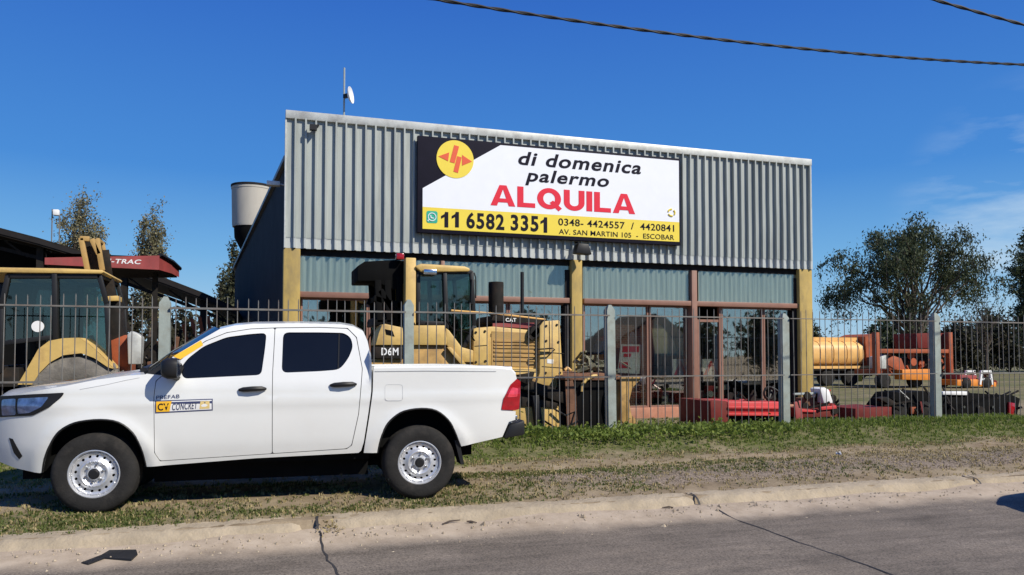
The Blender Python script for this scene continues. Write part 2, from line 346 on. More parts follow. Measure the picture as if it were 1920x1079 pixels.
ys = np.unique(np.concatenate([[-1500, -500, -150, -60, -30, -10, 0, 7.3, 7.505], np.arange(7.52, 12.6, .07), np.arange(12.6, 20, .2), np.arange(20, 40, 1.0), [45, 55, 70, 100, 160, 300, 700, 2000]]))
me = bpy.data.meshes.new('ground'); nx, ny = len(xs), len(ys)
gv = [(float(x), float(y), ground_z(float(x), float(y))) for y in ys for x in xs]
gf = [(j * nx + i, j * nx + i + 1, (j + 1) * nx + i + 1, (j + 1) * nx + i) for j in range(ny - 1) for i in range(nx - 1)]
me.from_pydata(gv, [], gf)
for nm, fn in (('grass', grass_d), ('gravel', gravel_d)):
    at = me.attributes.new(nm, 'FLOAT', 'POINT'); at.data.foreach_set('value', [fn(p[0], p[1]) for p in gv])
me.polygons.foreach_set('use_smooth', [True] * len(me.polygons))
m = bpy.data.materials.new('soil'); m.use_nodes = True; n = m.node_tree.nodes; l = m.node_tree.links.new; b = n['Principled BSDF']; b.inputs['Roughness'].default_value = .95; b.inputs['Specular IOR Level'].default_value = .15
t = n.new('ShaderNodeTexCoord')
def nzn(sc, det=6, ro=.65):
    q = n.new('ShaderNodeTexNoise'); q.inputs['Scale'].default_value = sc; q.inputs['Detail'].default_value = det; q.inputs['Roughness'].default_value = ro; l(t.outputs['Object'], q.inputs['Vector']); return q.outputs[0]
def ramp(src, stops):
    q = n.new('ShaderNodeValToRGB'); e = q.color_ramp.elements
    while len(e) < len(stops): e.new(.5)
    for k, (p, c) in enumerate(stops): e[k].position = p; e[k].color = (*c, 1)
    l(src, q.inputs[0]); return q.outputs[0]
def attr(nm): q = n.new('ShaderNodeAttribute'); q.attribute_name = nm; return q.outputs['Fac']
def mixc(f, a, c): q = n.new('ShaderNodeMixRGB'); l(f, q.inputs[0]); l(a, q.inputs[1]); l(c, q.inputs[2]); return q.outputs[0]
dirt = ramp(nzn(1.3, 9, .7), [(.28, (.115, .088, .055)), (.46, (.235, .18, .115)), (.60, (.33, .26, .17)), (.76, (.42, .34, .23))])
turf = ramp(nzn(3.5, 8, .7), [(.3, (.060, .075, .022)), (.55, (.13, .13, .05)), (.75, (.24, .20, .10))])
grv = ramp(nzn(38, 3, .7), [(.35, (.11, .086, .064)), (.5, (.23, .182, .137)), (.68, (.36, .295, .225))])
c = mixc(attr('gravel'), dirt, grv); c = mixc(attr('grass'), c, turf); l(c, b.inputs['Base Color'])
bp = n.new('ShaderNodeBump'); bp.inputs['Strength'].default_value = .6; bp.inputs['Distance'].default_value = .025; l(nzn(22, 8, .75), bp.inputs['Height']); l(bp.outputs[0], b.inputs['Normal'])
me.materials.append(m); gnd = bpy.data.objects.new('ground', me); C.objects.link(gnd); tag(gnd, kind='structure')

# road: concrete-grey asphalt with a band of blown dust along the gutter
m = bpy.data.materials.new('road_surface'); m.use_nodes = True; n = m.node_tree.nodes; l = m.node_tree.links.new; b = n['Principled BSDF']; b.inputs['Roughness'].default_value = .85; b.inputs['Specular IOR Level'].default_value = .25
t = n.new('ShaderNodeTexCoord')
base = ramp(nzn(1.6, 7, .65), [(.3, (.135, .113, .089)), (.55, (.172, .144, .114)), (.72, (.21, .176, .14))])
spk = ramp(nzn(55, 3, .8), [(.36, (.5, .5, .5)), (.5, (1, 1, 1)), (.66, (1.42, 1.4, 1.36))])
mpn = n.new('ShaderNodeMapping'); mpn.inputs['Scale'].default_value = (.35, 2.2, 1); l(t.outputs['Object'], mpn.inputs[0])
stn = n.new('ShaderNodeTexNoise'); stn.inputs['Scale'].default_value = 1.8; stn.inputs['Detail'].default_value = 8; stn.inputs['Roughness'].default_value = .72; l(mpn.outputs[0], stn.inputs['Vector'])
stk = ramp(stn.outputs[0], [(.34, (.66, .65, .64)), (.5, (1, 1, 1)), (.68, (1.22, 1.2, 1.17))])
ms = n.new('ShaderNodeMixRGB'); ms.blend_type = 'MULTIPLY'; ms.inputs[0].default_value = 1; l(spk, ms.inputs[1]); l(stk, ms.inputs[2]); spk = ms.outputs[0]
mu = n.new('ShaderNodeMixRGB'); mu.blend_type = 'MULTIPLY'; mu.inputs[0].default_value = 1; l(base, mu.inputs[1]); l(spk, mu.inputs[2])
dust = ramp(nzn(4, 9, .75), [(.3, (.30, .235, .165)), (.55, (.42, .34, .25)), (.75, (.49, .41, .31))])
sx = n.new('ShaderNodeSeparateXYZ'); l(t.outputs['Object'], sx.inputs[0])
wob = n.new('ShaderNodeMath'); wob.operation = 'MULTIPLY_ADD'; wob.inputs[1].default_value = .55; l(nzn(1.4, 7, .65), wob.inputs[0]); l(sx.outputs[1], wob.inputs[2])
mr = n.new('ShaderNodeMapRange'); mr.inputs[1].default_value = 7.10; mr.inputs[2].default_value = 7.38; l(wob.outputs[0], mr.inputs[0])
l(mixc(mr.outputs[0], mu.outputs[0], dust), b.inputs['Base Color'])
bp = n.new('ShaderNodeBump'); bp.inputs['Strength'].default_value = .35; bp.inputs['Distance'].default_value = .01; l(nzn(60, 5, .7), bp.inputs['Height']); l(bp.outputs[0], b.inputs['Normal'])
rx = np.unique(np.concatenate([[-400, -100, -30, -10], np.arange(-6, 14, .25), [20, 40, 100, 400]])); ry = np.array([-4, -1, 2, 4, 5, 6, 6.6, 6.8, 7.0, 7.15, 7.3, 7.45, 7.6])
def road_z(x, y): return -.205 + .075 * sst(6.8, 7.45, y) * (1 + .5 * N(x, y, 1.4) + .25 * N(x, y, 4)) + .006 * N(x, y, 1)
mb = MB(); mb.add([(float(x), float(y), road_z(x, y)) for y in ry for x in rx], [(j * len(rx) + i, j * len(rx) + i + 1, (j + 1) * len(rx) + i + 1, (j + 1) * len(rx) + i) for j in range(len(ry) - 1) for i in range(len(rx) - 1)])
road = mb.build('road', m); tag(road, kind='structure')
far_pavement = MB().box(-400, 400, -8, -4, -.35, -.06).build('pavement', 'kerb'); tag(far_pavement, kind='structure')
# transverse joints in the road slab
M['tar'] = mat('tar', (.025, .023, .022), .7, 0, .3)
for pts in ([(598, 1012), (607, 1033), (616, 1050), (628, 1066), (640, 1090)], [(1345, 965), (1420, 988), (1500, 1017), (1590, 1048), (1690, 1085)], [(870, 985), (874, 987), (880, 990), (885, 992)]):
    mb = MB(); P = [atz(px, py, -.2) for px, py in pts]; Q = []
    for i in range(len(P) - 1):
        for k in range(8): q = P[i].lerp(P[i + 1], k / 8); Q.append(q + Vector((.02 * N(q.x, q.y, 6), 0, 0)))
    for i in range(len(Q) - 1):
        a, c2 = Q[i], Q[i + 1]; d = (c2 - a).normalized(); s_ = Vector((-d.y, d.x, 0)) * (.009 + .005 * N(a.x, a.y, 5)); s2 = Vector((-d.y, d.x, 0)) * (.009 + .005 * N(c2.x, c2.y, 5))
        vs = [a - s_, a + s_, c2 + s2, c2 - s2]; mb.add([(p.x, p.y, road_z(p.x, p.y) + .004) for p in vs], [(0, 1, 2, 3)])
    tag(mb.build('road_joint', 'tar'), kind='structure')
# kerb: 4 m cast lengths, worn round nose, broken joints
prof = [(7.36, -.20), (7.385, -.165), (7.405, -.14), (7.425, -.115), (7.445, -.092), (7.465, -.076), (7.495, -.063), (7.54, -.056), (7.62, -.05), (7.72, -.055), (7.74, -.2)]
js = [-40, -15.5, -11.48, -7.47, -3.47, .53, 4.54, 8.55, 12.55, 16.55, 20.5, 45]
for i in range(len(js) - 1):
    x0, x1 = js[i] + .024, js[i + 1] - .024
    if abs(js[i] - .53) < .01: x0 += .05
    if abs(js[i + 1] - .53) < .01: x1 -= .12
    k = max(2, int((x1 - x0) / .03)) if abs(x0) < 14 else 20; vs = []; np_ = len(prof)
    for a in range(k + 1):
        x = x0 + (x1 - x0) * a / k; e = min(x - x0, x1 - x); wr = .03 * math.exp(-e / .05)
        for (y, z) in prof: vs.append((x, y + .018 * N(x, z, 2.5, i) + .012 * N(x, z * 4, 9, i) + .008 * N(x, z * 8, 19, i) + .05 * max(0, N(x, z * 2, 3.3, 7) - .38) + (wr if y < 7.5 else 0), z + .010 * N(x, y, 1.8, 3) + .008 * N(x, y * 3, 8, 2) + .007 * N(x, y * 6, 17, 2) - .06 * max(0, N(x, y * 3, 4.1, 11) - .35) * (y < 7.7) - wr * .7 * (y < 7.7)))
    fs = [(a * np_ + j, (a + 1) * np_ + j, (a + 1) * np_ + j + 1, a * np_ + j + 1) for a in range(k) for j in range(np_ - 1)] + [tuple(range(np_ - 1, -1, -1)), tuple(k * np_ + j for j in range(np_))]
    tag(MB().add(vs, fs).build('kerb', 'kerb'), kind='structure')

for xj in (.52, 4.54, 8.55):
    mb = MB(); pr = [(y - .006 if y < 7.5 else y, z + .006) for y, z in prof[2:-2]]; vs = []
    for q, (y, z) in enumerate(pr): o_ = .02 * N(y * 3, xj, 3) + .03 * (y - 7.4); vs += [(xj + o_ - .013, y, z), (xj + o_ + .013, y, z)]
    mb.add(vs, [(2 * i, 2 * i + 1, 2 * i + 3, 2 * i + 2) for i in range(len(pr) - 1)]); tag(mb.build('kerb_joint', 'tar'), kind='structure')
# ================================================================== BUILDING
FY = 18.4
bld = thing('showroom_building', 'metal-clad showroom with yellow pillars, glazed front and grey ribbed upper facade', 'building', (7.7, FY, -.15))
XL, XR = aty(537, 300, 18.25).x, aty(1517, 400, 18.25).x
ZT, ZB = aty(537, 214, 18.25).z, aty(537, 466, 18.25).z
GZ = -.15
# ribbed sheet cladding
pitch = (XR - XL) / 63.0; prof = []
x = XL
while x < XR - .01:
    prof += [(x, 0), (x + pitch * .72, 0), (x + pitch * .76, -.085), (x + pitch * .92, -.085), (x + pitch * .985, 0)]
    x += pitch
prof.append((XR, 0)); mb = MB(); Yc = 18.22
k = len(prof)
def sheet(zrows, dy, mt):
    mb = MB(); vs = [(px + .003 * N(px, z, 3), Yc + d + dy + .010 * N(px, z, .9) + .004 * N(px, z, 4), z + (.004 * N(px, 1, 2) if q == 0 else 0)) for q, z in enumerate(zrows) for px, d in prof]; n_ = len(zrows)
    mb.add(vs, [(j * k + i, j * k + i + 1, (j + 1) * k + i + 1, (j + 1) * k + i) for j in range(n_ - 1) for i in range(k - 1)]); mb.build('cladding', mt, bld, ang=20)
zl = aty(537, 446, Yc).z
sheet([ZB, ZB + .03, (ZB + zl) / 2, zl + .1], .006, 'cladding_clean'); sheet([zl, zl + .05, zl + .8, zl + 1.6, ZT - .1], -.004, 'cladding')
mb = MB(); mb.box(XL - .03, XR + .03, Yc - .085, Yc + .22, ZT - .13, ZT + .06); mb.build('parapet_flashing', 'flashing', bld, bevel=.012)
MB().box(XL - .035, XL, Yc - .05, Yc + .25, ZB, ZT - .132).build('corner_flashing', 'flashing', bld); MB().box(XR, XR + .035, Yc - .05, Yc + .25, ZB, ZT - .132).build('corner_flashing', 'flashing', bld)
MB().box(XL, XR, Yc + .07, Yc + .3, ZB - .0, ZT - .05).build('parapet_backing', 'beam_dark', bld)
MB().box(XL + .3, XR - .2, 18.345, 18.75, ZB - .15, ZB - .004).build('lintel_beam', 'beam_dark', bld)
# pillars
for (a, c2) in ((531, 563), (1072, 1092), (1499, 1523)):
    x0, x1 = aty(a, 520, 18.2).x, aty(c2, 520, 18.2).x
    MB().box(x0, x1, 18.2, 18.72, GZ - .2, ZB - .006).build('pillar', 'pillar', bld, bevel=.02)
# side walls (the left one splays a little), back wall, roof
yb = 31; xlb = XL - .1176 * (yb - 18.5)
zf, zbk = aty(537, 300, 18.5).z, aty(478, 426, 24.6).z; zk = zf + (zbk - zf) / 6.1 * 12.5
def wall(name, a, c2, za, zc, t, mt):
    mb = MB(); a = Vector((*a, 0)); c2 = Vector((*c2, 0)); d = (c2 - a).normalized(); q = Vector((d.y, -d.x, 0)) * t
    mb.add([(p.x, p.y, z) for p, z in ((a, GZ - .3), (c2, GZ - .3), (c2, zc), (a, za), (a + q, GZ - .3), (c2 + q, GZ - .3), (c2 + q, zc), (a + q, za))], [(0, 1, 2, 3), (7, 6, 5, 4), (0, 4, 5, 1), (1, 5, 6, 2), (2, 6, 7, 3), (3, 7, 4, 0)])
    return mb.build(name, mt, bld)
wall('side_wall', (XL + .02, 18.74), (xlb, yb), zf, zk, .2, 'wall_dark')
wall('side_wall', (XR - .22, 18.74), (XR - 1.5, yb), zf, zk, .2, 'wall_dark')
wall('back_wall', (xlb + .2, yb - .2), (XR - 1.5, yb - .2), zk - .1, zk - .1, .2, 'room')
mb = MB(); mb.add([(XL - .05, 18.53, zf), (XR + .02, 18.53, zf), (XR - 1.2, yb + .2, zk), (xlb - .1, yb + .2, zk), (XL - .05, 18.53, zf + .1), (XR + .02, 18.53, zf + .1), (XR - 1.2, yb + .2, zk + .1), (xlb - .1, yb + .2, zk + .1)],
   [(0, 3, 2, 1), (4, 5, 6, 7), (0, 1, 5, 4), (1, 2, 6, 5), (2, 3, 7, 6), (3, 0, 4, 7)]); mb.build('roof', 'roof_metal', bld)
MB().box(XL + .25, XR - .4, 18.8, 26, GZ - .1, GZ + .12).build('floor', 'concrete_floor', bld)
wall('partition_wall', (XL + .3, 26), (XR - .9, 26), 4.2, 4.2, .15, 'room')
M['clear_glass'] = glassmat('clear_glass', (.92, .95, .94), .11)
for a, c2 in ((1060, 1071.5), (1489, 1498.5)): MB().box(aty(a, 520, 18.3).x, aty(c2, 520, 18.3).x, 18.33, 18.7, GZ - .2, ZB - .25).build('shade_strip', 'beam_dark', bld)  # dark boxes stand in for the shade on the pillars' left sides
# clerestory of corrugated translucent sheet
ZTR = aty(563, 548, 18.4).z; ZTR0 = ZTR - .13
mb = MB()
def corr(x0, x1, z0, z1, Y):
    pr = []; x = x0
    while x < x1: pr.append((x, -.016 * (.5 + .5 * math.cos(2 * math.pi * x / .15)))); x += .0125
    k = len(pr); mb.add([(p, Y + d, z) for z in (z0, z1) for p, d in pr], [(i, i + 1, k + i + 1, k + i) for i in range(k - 1)])
xp = [aty(563, 520, 18.5).x, aty(827, 520, 18.5).x, aty(834, 520, 18.5).x, aty(1072, 520, 18.5).x, aty(1092, 520, 18.5).x, aty(1297, 520, 18.5).x, aty(1307, 520, 18.5).x, aty(1499, 520, 18.5).x]
for k in range(0, 8, 2):
    mb = MB(); corr(xp[k] - .05, xp[k + 1] + .05, ZTR - .03, ZB - .14, 18.375); mb.build('clerestory_panel', 'fibreglass', bld, ang=20); MB().box(xp[k] - .05, xp[k + 1] + .05, 18.335, 18.341, ZTR + .002, ZB - .153).build('clerestory_glass', 'clear_glass', bld)
# red-brown glazing frame with glass
mb = MB(); mb.box(xp[0] - .05, xp[3] + .05, 18.26, 18.56, ZTR0, ZTR); mb.build('transom', 'frame_red', bld, bevel=.008)
mb = MB(); mb.box(xp[4] - .05, xp[7] + .05, 18.26, 18.56, ZTR0, ZTR); mb.build('transom', 'frame_red', bld, bevel=.008)
for a, c2 in ((827, 834), (1297, 1307)):
    MB().box(aty(a, 500, 18.24).x, aty(c2, 500, 18.24).x, 18.24, 18.6, GZ, ZB - .153).build('mullion', 'frame_red', bld, bevel=.008)
ZP = aty(1250, 764, 18.4).z
def window(pxa, pxb, z0, z1, fw=.045):
    x0, x1 = aty(pxa, 640, 18.47).x, aty(pxb, 640, 18.47).x; mb = MB()
    mb.box(x0, x0 + fw, 18.44, 18.52, z0, z1); mb.box(x1 - fw, x1, 18.44, 18.52, z0, z1); mb.box(x0 + fw, x1 - fw, 18.443, 18.517, z1 - fw, z1); mb.box(x0 + fw, x1 - fw, 18.443, 18.517, z0, z0 + fw)
    f = mb.build('window', 'frame_red', bld); MB().box(x0 + fw, x1 - fw, 18.476, 18.484, z0 + fw, z1 - fw).build('pane', 'window_glass', f); return f
for a, c2 in ((563, 690), (691, 827), (834, 952), (953, 1071), (1093, 1215), (1217, 1297), (1352, 1430), (1431, 1498)): window(a, c2, ZP, ZTR0 - .002)
# glazed door beside the thick mullion
x0, x1 = aty(1307, 640, 18.47).x, aty(1352, 640, 18.47).x; mb = MB()
mb.box(x0, x0 + .07, 18.44, 18.52, GZ, ZTR0 - .35); mb.box(x1 - .08, x1, 18.43, 18.52, GZ, ZTR0 - .002); mb.box(x0 + .07, x1 - .08, 18.443, 18.517, ZTR0 - .42, ZTR0 - .35); mb.box(x0 + .07, x1 - .08, 18.443, 18.517, GZ, GZ + .2)
dr = mb.build('door', 'frame_red', bld); MB().box(x0 + .07, x1 - .08, 18.476, 18.484, GZ + .2, ZTR0 - .42).build('pane', 'window_glass', dr)
MB().box(x0 + .1, x0 + .13, 18.38, 18.44, .75, 1.05).build('handle', 'black_plastic', dr)
for a, c2 in ((xp[0], xp[3]), (xp[4], aty(1306, 700, 18.36).x), (aty(1352, 700, 18.4).x, xp[7])):
    MB().box(a - .02, c2 + .02, 18.3, 18.62, GZ - .2, ZP - .003).build('plinth', 'plinth', bld, bevel=.015)
# wall lamp on the left corner, flood lamp under the billboard
mb = MB(); c0 = aty(522, 346, 18.9); mb.tube([(XL, 18.9, c0.z - .02), (XL - .12, 18.9, c0.z)], .02); mb.box(XL - .42, XL - .12, 18.8, 19.0, c0.z - .05, c0.z + .05)
tag(mb.build('security_camera', 'white', None, bevel=.02, loc=(XL - .1, 18.9, c0.z)), 'small white security camera on the dark left side wall near the top corner', 'camera')
c0 = aty(1086, 470, 18.0); mb = MB(); mb.tube([(c0.x, 18.2, c0.z + .22), (c0.x, 18.05, c0.z + .2), (c0.x, 17.9, c0.z + .02)], .025); o = thing('flood_lamp', 'black flood lamp on an arm below the billboard above the middle yellow pillar', 'lamp', (c0.x, 18.1, c0.z))
mb.build('arm', 'black_plastic', o); mb = MB(); mb.prism([(c0.x - .22, c0.z - .12), (c0.x + .22, c0.z - .14), (c0.x + .14, c0.z + .12), (c0.x - .14, c0.z + .13)], 17.7, 17.95); mb.build('head', 'black_plastic', o, bevel=.02)
c0 = aty(589, 240, 18.05); mb = MB(); mb.tube([(c0.x + .1, 18.2, c0.z + .1), (c0.x, 18.03, c0.z)], .03); mb.box(c0.x - .1, c0.x + .06, 17.97, 18.1, c0.z - .07, c0.z + .05)
tag(mb.build('lamp_bracket', 'black_plastic', None, loc=(c0.x, 18.1, c0.z)), 'small black lamp bracket near the top left of the ribbed facade', 'lamp bracket')
# antenna on the parapet
a0 = aty(645, 216, 18.7); mb = MB(); mb.tube([(a0.x, 18.7, ZT - 1.5), (a0.x, 18.7, aty(645, 128, 18.7).z)], .022, 6); ant = thing('dish_antenna', 'thin mast with a small white dish above the grey parapet', 'antenna', (a0.x, 18.7, ZT)); mb.build('mast', 'galv', ant)
d0 = aty(652, 180, 18.6); mb = MB(); vs = []
prf = [(.0, .0), (.08, .01), (.15, .035), (.2, .07), (.2, .09), (.1, .05), (0, .03)]
dv = Vector((.80, -.35, .1)).normalized(); u_ = dv.orthogonal().normalized(); v_ = dv.cross(u_)
for r_, h in prf:
    for k in range(20): an = 2 * math.pi * k / 20; vs.append(d0 + (u_ * math.cos(an) + v_ * math.sin(an)) * r_ + dv * h)
mb.add(vs, [(i * 20 + k, i * 20 + (k + 1) % 20, (i + 1) * 20 + (k + 1) % 20, (i + 1) * 20 + k) for i in range(len(prf) - 1) for k in range(20)]); mb.build('dish', 'white', ant)
mb = MB(); mb.beam(d0, (a0.x, 18.7, d0.z), .07, .09); mb.build('bracket', 'black_plastic', ant)

# ================================================================== BILLBOARD
SY = 18.04
def sp(px, py): p = aty(px, py, SY); return p.x, p.z
sx0, sz1 = sp(783, 255); sx1, _ = sp(1275, 380); sz0 = sp(786, 437)[1]; 
sign = thing('billboard', 'wide white and yellow rental billboard with black frame on the ribbed facade', 'billboard', ((sx0 + sx1) / 2, SY, sz0))
MB().box(sx0, sx1, SY - .02, SY + .1, sz0, sz1).build('frame', 'sign_dark', sign, bevel=.01)
def SP(*pts): return [sp(*p) for p in pts]
ix0, ix1 = sp(792, 400)[0], sp(1272.5, 400)[0]; iz0, iz1 = sp(791, 430)[1], sp(938, 273.5)[1]; zy = sp(791, 389)[1]
MB().prism([(ix0, zy), (ix1, zy), (ix1, iz1), (sp(938, 273)[0], iz1), (ix0, sp(792, 354)[1])], SY - .026, SY - .021).build('panel', 'sign_white', sign)
MB().prism([(ix0, iz0), (ix1, iz0), (ix1, zy), (ix0, zy)], SY - .026, SY - .021).build('band', 'sign_yellow', sign)
cx, cz = sp(853, 300); rad = sp(887.5, 300)[0] - cx
lg = MB().prism([(cx + rad * math.cos(a * math.pi / 24), cz + rad * math.sin(a * math.pi / 24)) for a in range(48)], SY - .034, SY - .0265).build('emblem', 'sign_yellow', sign)
mb = MB()
def LG(*pts): return [(cx + (x - 332) / 122 * rad, cz - (y - 245) / 124 * rad) for x, y in pts]
for p in (LG((222, 235), (292, 204), (285, 262)), LG((325, 153), (357, 160), (328, 272), (296, 266)), LG((345, 224), (374, 230), (350, 334), (320, 327)), LG((442, 252), (377, 214), (377, 284))): mb.prism(p, SY - .041, SY - .0345)
mb.build('emblem_mark', 'sign_orange', lg)
def stext(nm, s, m, pl, pr, h, off, shear=0):
    x0, z0 = sp(*pl); x1, _ = sp(*pr); z1 = sp(pl[0], pl[1] - h)[1]; letters(nm, s, m, sign, x0, x1, z0, z1, SY - .0265, off, shear, .005)
def arcp(cx_, cy_, rx, ry, a0, a1, n): return [(cx_ + rx * math.cos(R(a0 + (a1 - a0) * k / n)), cy_ + ry * math.sin(R(a0 + (a1 - a0) * k / n))) for k in range(n + 1)]
def ring(cx_, cy_, rx, ry, t, u): o = arcp(cx_, cy_, rx, ry, 0, 360, 40)[:-1]; i_ = arcp(cx_, cy_, rx - t, ry - u, 0, 360, 40)[:-1]; return [[o[k], o[(k + 1) % 40], i_[(k + 1) % 40], i_[k]] for k in range(40)]
S_ = .27
BLK = {'A': (1.06, [[(0, 0), (.28, 0), (.46, .58), (.53, .80), (.53, 1), (.38, 1)], [(1.06, 0), (.78, 0), (.60, .58), (.53, .80), (.53, 1), (.68, 1)], [(.33, .17), (.73, .17), (.67, .36), (.39, .36)]]),
       'L': (.78, [[(0, 0), (S_, 0), (S_, 1), (0, 1)], [(S_, 0), (.78, 0), (.78, .22), (S_, .22)]]),
       'I': (S_, [[(0, 0), (S_, 0), (S_, 1), (0, 1)]]),
       'U': (.94, [[(0, .38), (S_, .38), (S_, 1), (0, 1)], [(.94 - S_, .38), (.94, .38), (.94, 1), (.94 - S_, 1)]] + (lambda o, i_: [[o[k], o[k + 1], i_[k + 1], i_[k]] for k in range(20)])(arcp(.47, .38, .47, .40, 180, 360, 20), arcp(.47, .38, .20, .17, 180, 360, 20))),
       'Q': (1.10, ring(.53, .5, .53, .52, .27, .23) + [[(.55, .30), (.70, .42), (1.10, .05), (.95, -.10)]])}
def block(word, pl, pr, h, gap):
    x0, z0 = sp(*pl); x1, _ = sp(*pr); z1 = sp(pl[0], pl[1] - h)[1]; W_ = sum(BLK[c][0] for c in word) + gap * (len(word) - 1); k_ = (x1 - x0) / W_; xx = 0
    for ch in word:
        mb = MB()
        for q, p in enumerate(BLK[ch][1]): y_ = SY - .0315 - .0004 * (q if ch != 'Q' and ch != 'U' else (q >= 40)); mb.add([(x0 + (xx + a) * k_, y_, z0 + b2 * (z1 - z0)) for a, b2 in p], [tuple(range(len(p)))])
        mb.build('letter', 'sign_red', sign); xx += BLK[ch][0] + gap
stext('lettering', 'di domenica', 'sign_dark', (971, 310), (1201, 327), 25.5, .024, .22)
stext('lettering', 'palermo', 'sign_dark', (984, 341), (1141, 350), 24, .024, .22)
block('ALQUILA', (919, 386), (1190, 402), 39, .085)
M['one'] = M['sign_dark']
def ones(pxs, yb_, h, w_):
    for px in pxs:
        a, z0 = sp(px, yb_); z1 = sp(px, yb_ - h)[1]; H_ = z1 - z0; mb = MB(); t_ = w_ * .33
        mb.add([(a + w_ * u, SY - .0315, z0 + H_ * v) for u, v in ((.55, 0), (1, 0), (1, 1), (.62, 1), (.55, .86), (.15, .72), (.15, .54), (.55, .66))], [(0, 1, 2, 3, 4, 7), (4, 5, 6, 7)]); mb.build('digit', 'sign_dark', sign)
ones((824, 844), 427, 29, .21)
stext('lettering', '6582', 'sign_dark', (874, 429), (945, 432.5), 29.5, .030)
stext('lettering', '335', 'sign_dark', (957, 433), (1009, 436), 29.5, .030)
ones((1010.5,), 437, 29, .21)
stext('lettering', '0348- 4424557  /  4420841', 'sign_dark', (1046, 423.5), (1263, 433.5), 13, .012)
stext('lettering', 'AV. SAN MARTIN 105  -  ESCOBAR', 'sign_dark', (1047, 440), (1263, 449), 9.5, .008)
q0 = sp(799, 419); q1 = sp(820, 397.5); ic = MB().prism(fillet([q0, (q1[0], q0[1]), q1, (q0[0], q1[1])], .06), SY - .031, SY - .0265).build('phone_icon', 'sign_green', sign)
icx, icz = (q0[0] + q1[0]) / 2, (q0[1] + q1[1]) / 2; rr = (q1[0] - q0[0]) * .34; mb = MB()
mb.tube([(icx + rr * math.cos(a * math.pi / 12), SY - .033, icz + rr * math.sin(a * math.pi / 12)) for a in range(25)], .012, 6)
mb.tube([(icx - rr * .4, SY - .033, icz + rr * .4), (icx - rr * .3, SY - .033, icz - .02), (icx + rr * .4, SY - .033, icz - rr * .35)], .016, 6); mb.tube([(icx - rr * .75, SY - .033, icz - rr * .7), (icx - rr * 1.15, SY - .033, icz - rr * 1.15)], .014, 6); mb.build('icon_mark', 'sign_white', ic)
tx, tz = sp(1258, 400); mb = MB()
for k in range(3):
    a0_, a1_ = R(90 + 120 * k - 4), R(90 + 120 * k + 78); mb.tube([(tx + .1 * math.cos(a0_ + (a1_ - a0_) * j / 4), SY - .03, tz + .09 * math.sin(a0_ + (a1_ - a0_) * j / 4)) for j in range(5)], .022, 6)
mb.build('recycle_mark', 'sign_yellow', sign)
# ================================================================== PICKUP TRUCK
TR = Vector((.09, 9.08, 0)); TA = math.atan2(-.18, 3.10)
tex_, tey_ = Vector((math.cos(TA), math.sin(TA), 0)), Vector((-math.sin(TA), math.cos(TA), 0))
def T(px, py, yl=-.92):
    d = ray(px, py); t = (yl - (CAM - TR).dot(tey_)) / d.dot(tey_); p = CAM + d * t - TR; return p.dot(tex_), p.z
_WC = [T(176, 889, -.90), T(787, 869, -.90)]
ZC = (_WC[0][1] + _WC[1][1]) / 2; XF, XRr = _WC[0][0], _WC[1][0]
WR = T(176, 958, -.90)[1]; WRAD = ZC - .0
def yf0(x, z):
    w_ = .925 - .10 * max(0, .60 - z) - .045 * ((z - .92) / .4) ** 2 * (z < .92) * .6
    if x < 1.05 and z > 1.16: w_ -= .30 * (z - 1.16) ** 1.05
    if x < 1.05 and z > 1.66: w_ -= 1.6 * (z - 1.66) ** 2
    if x < -1.75: w_ -= .34 * ((-1.75 - x) / .75) ** 2.2
    if x > 1.9: w_ -= .05 * ((x - 1.9) / .6) ** 2
    for xc in (XF, XRr):
        r_ = math.hypot(x - xc, z - ZC); w_ += .022 * math.exp(-((r_ - .52) / .07) ** 2)
    w_ += .012 * math.exp(-((z - 1.02 - .01 * x) / .045) ** 2)
    return w_
def TS(px, py):
    x, z = T(px, py)
    for _ in range(3): x, z = T(px, py, -yf0(x, z))
    return x, z
def TP(*pts): return [TS(*p) for p in pts]
truck = thing('pickup_truck', 'white double-cab pickup truck with steel wheels parked on the verge', 'pickup truck', TR, TA)
def tb(mb, nm, mt, par=None, **k): return mb.build(nm, mt, par or truck, local=True, **k)
# --- outlines on the near side
doorsU = TP((292, 715), (345, 669), (385, 640), (425, 624), (470, 617), (517, 615), (600, 614), (652, 616), (669, 633), (680, 692), (673, 777), (660, 836), (650, 843), (510, 852), (300, 866), (289, 850), (288, 745))
arcF = TP((79, 887), (83, 862), (92, 838), (106, 815), (124, 801), (148, 792), (188, 788), (222, 793), (248, 812), (264, 840), (272, 866), (274, 876))
arcR = TP((708, 850), (713, 826), (724, 800), (738, 784), (758, 772), (790, 767), (818, 771), (840, 788), (852, 808), (860, 828), (864, 838))
hood = TP((272, 703), (240, 705), (180, 713), (125, 724), (60, 735), (10, 745))
nose = [(-2.50, .98), (-2.53, .85), (-2.54, .70), (-2.52, .56), (-2.46, .47)]
roofl = TP((697, 686), (694, 664), (689, 640), (681, 622), (664, 613), (640, 609), (560, 607), (475, 608), (440, 611), (412, 618), (377, 638), (325, 669), (285, 697))
low1 = [TS(74, 888)]
arcF = crom(arcF, 3); arcR = crom(arcR, 3)
sill = TP((282, 876), (480, 860), (672, 850))
gapF = TP((681, 846), (685, 830), (693, 780), (699, 735), (700, 700))
gap0 = TP((677, 846), (682, 830), (690, 780), (696, 735), (697, 686))
cab = nose + [TS(30, 879)] + low1 + arcF + sill + gap0 + roofl[1:] + hood
mbody = MB()
for s in (-1, 1): panel(mbody, cab, [doorsU], yf0, s, .045, .04)
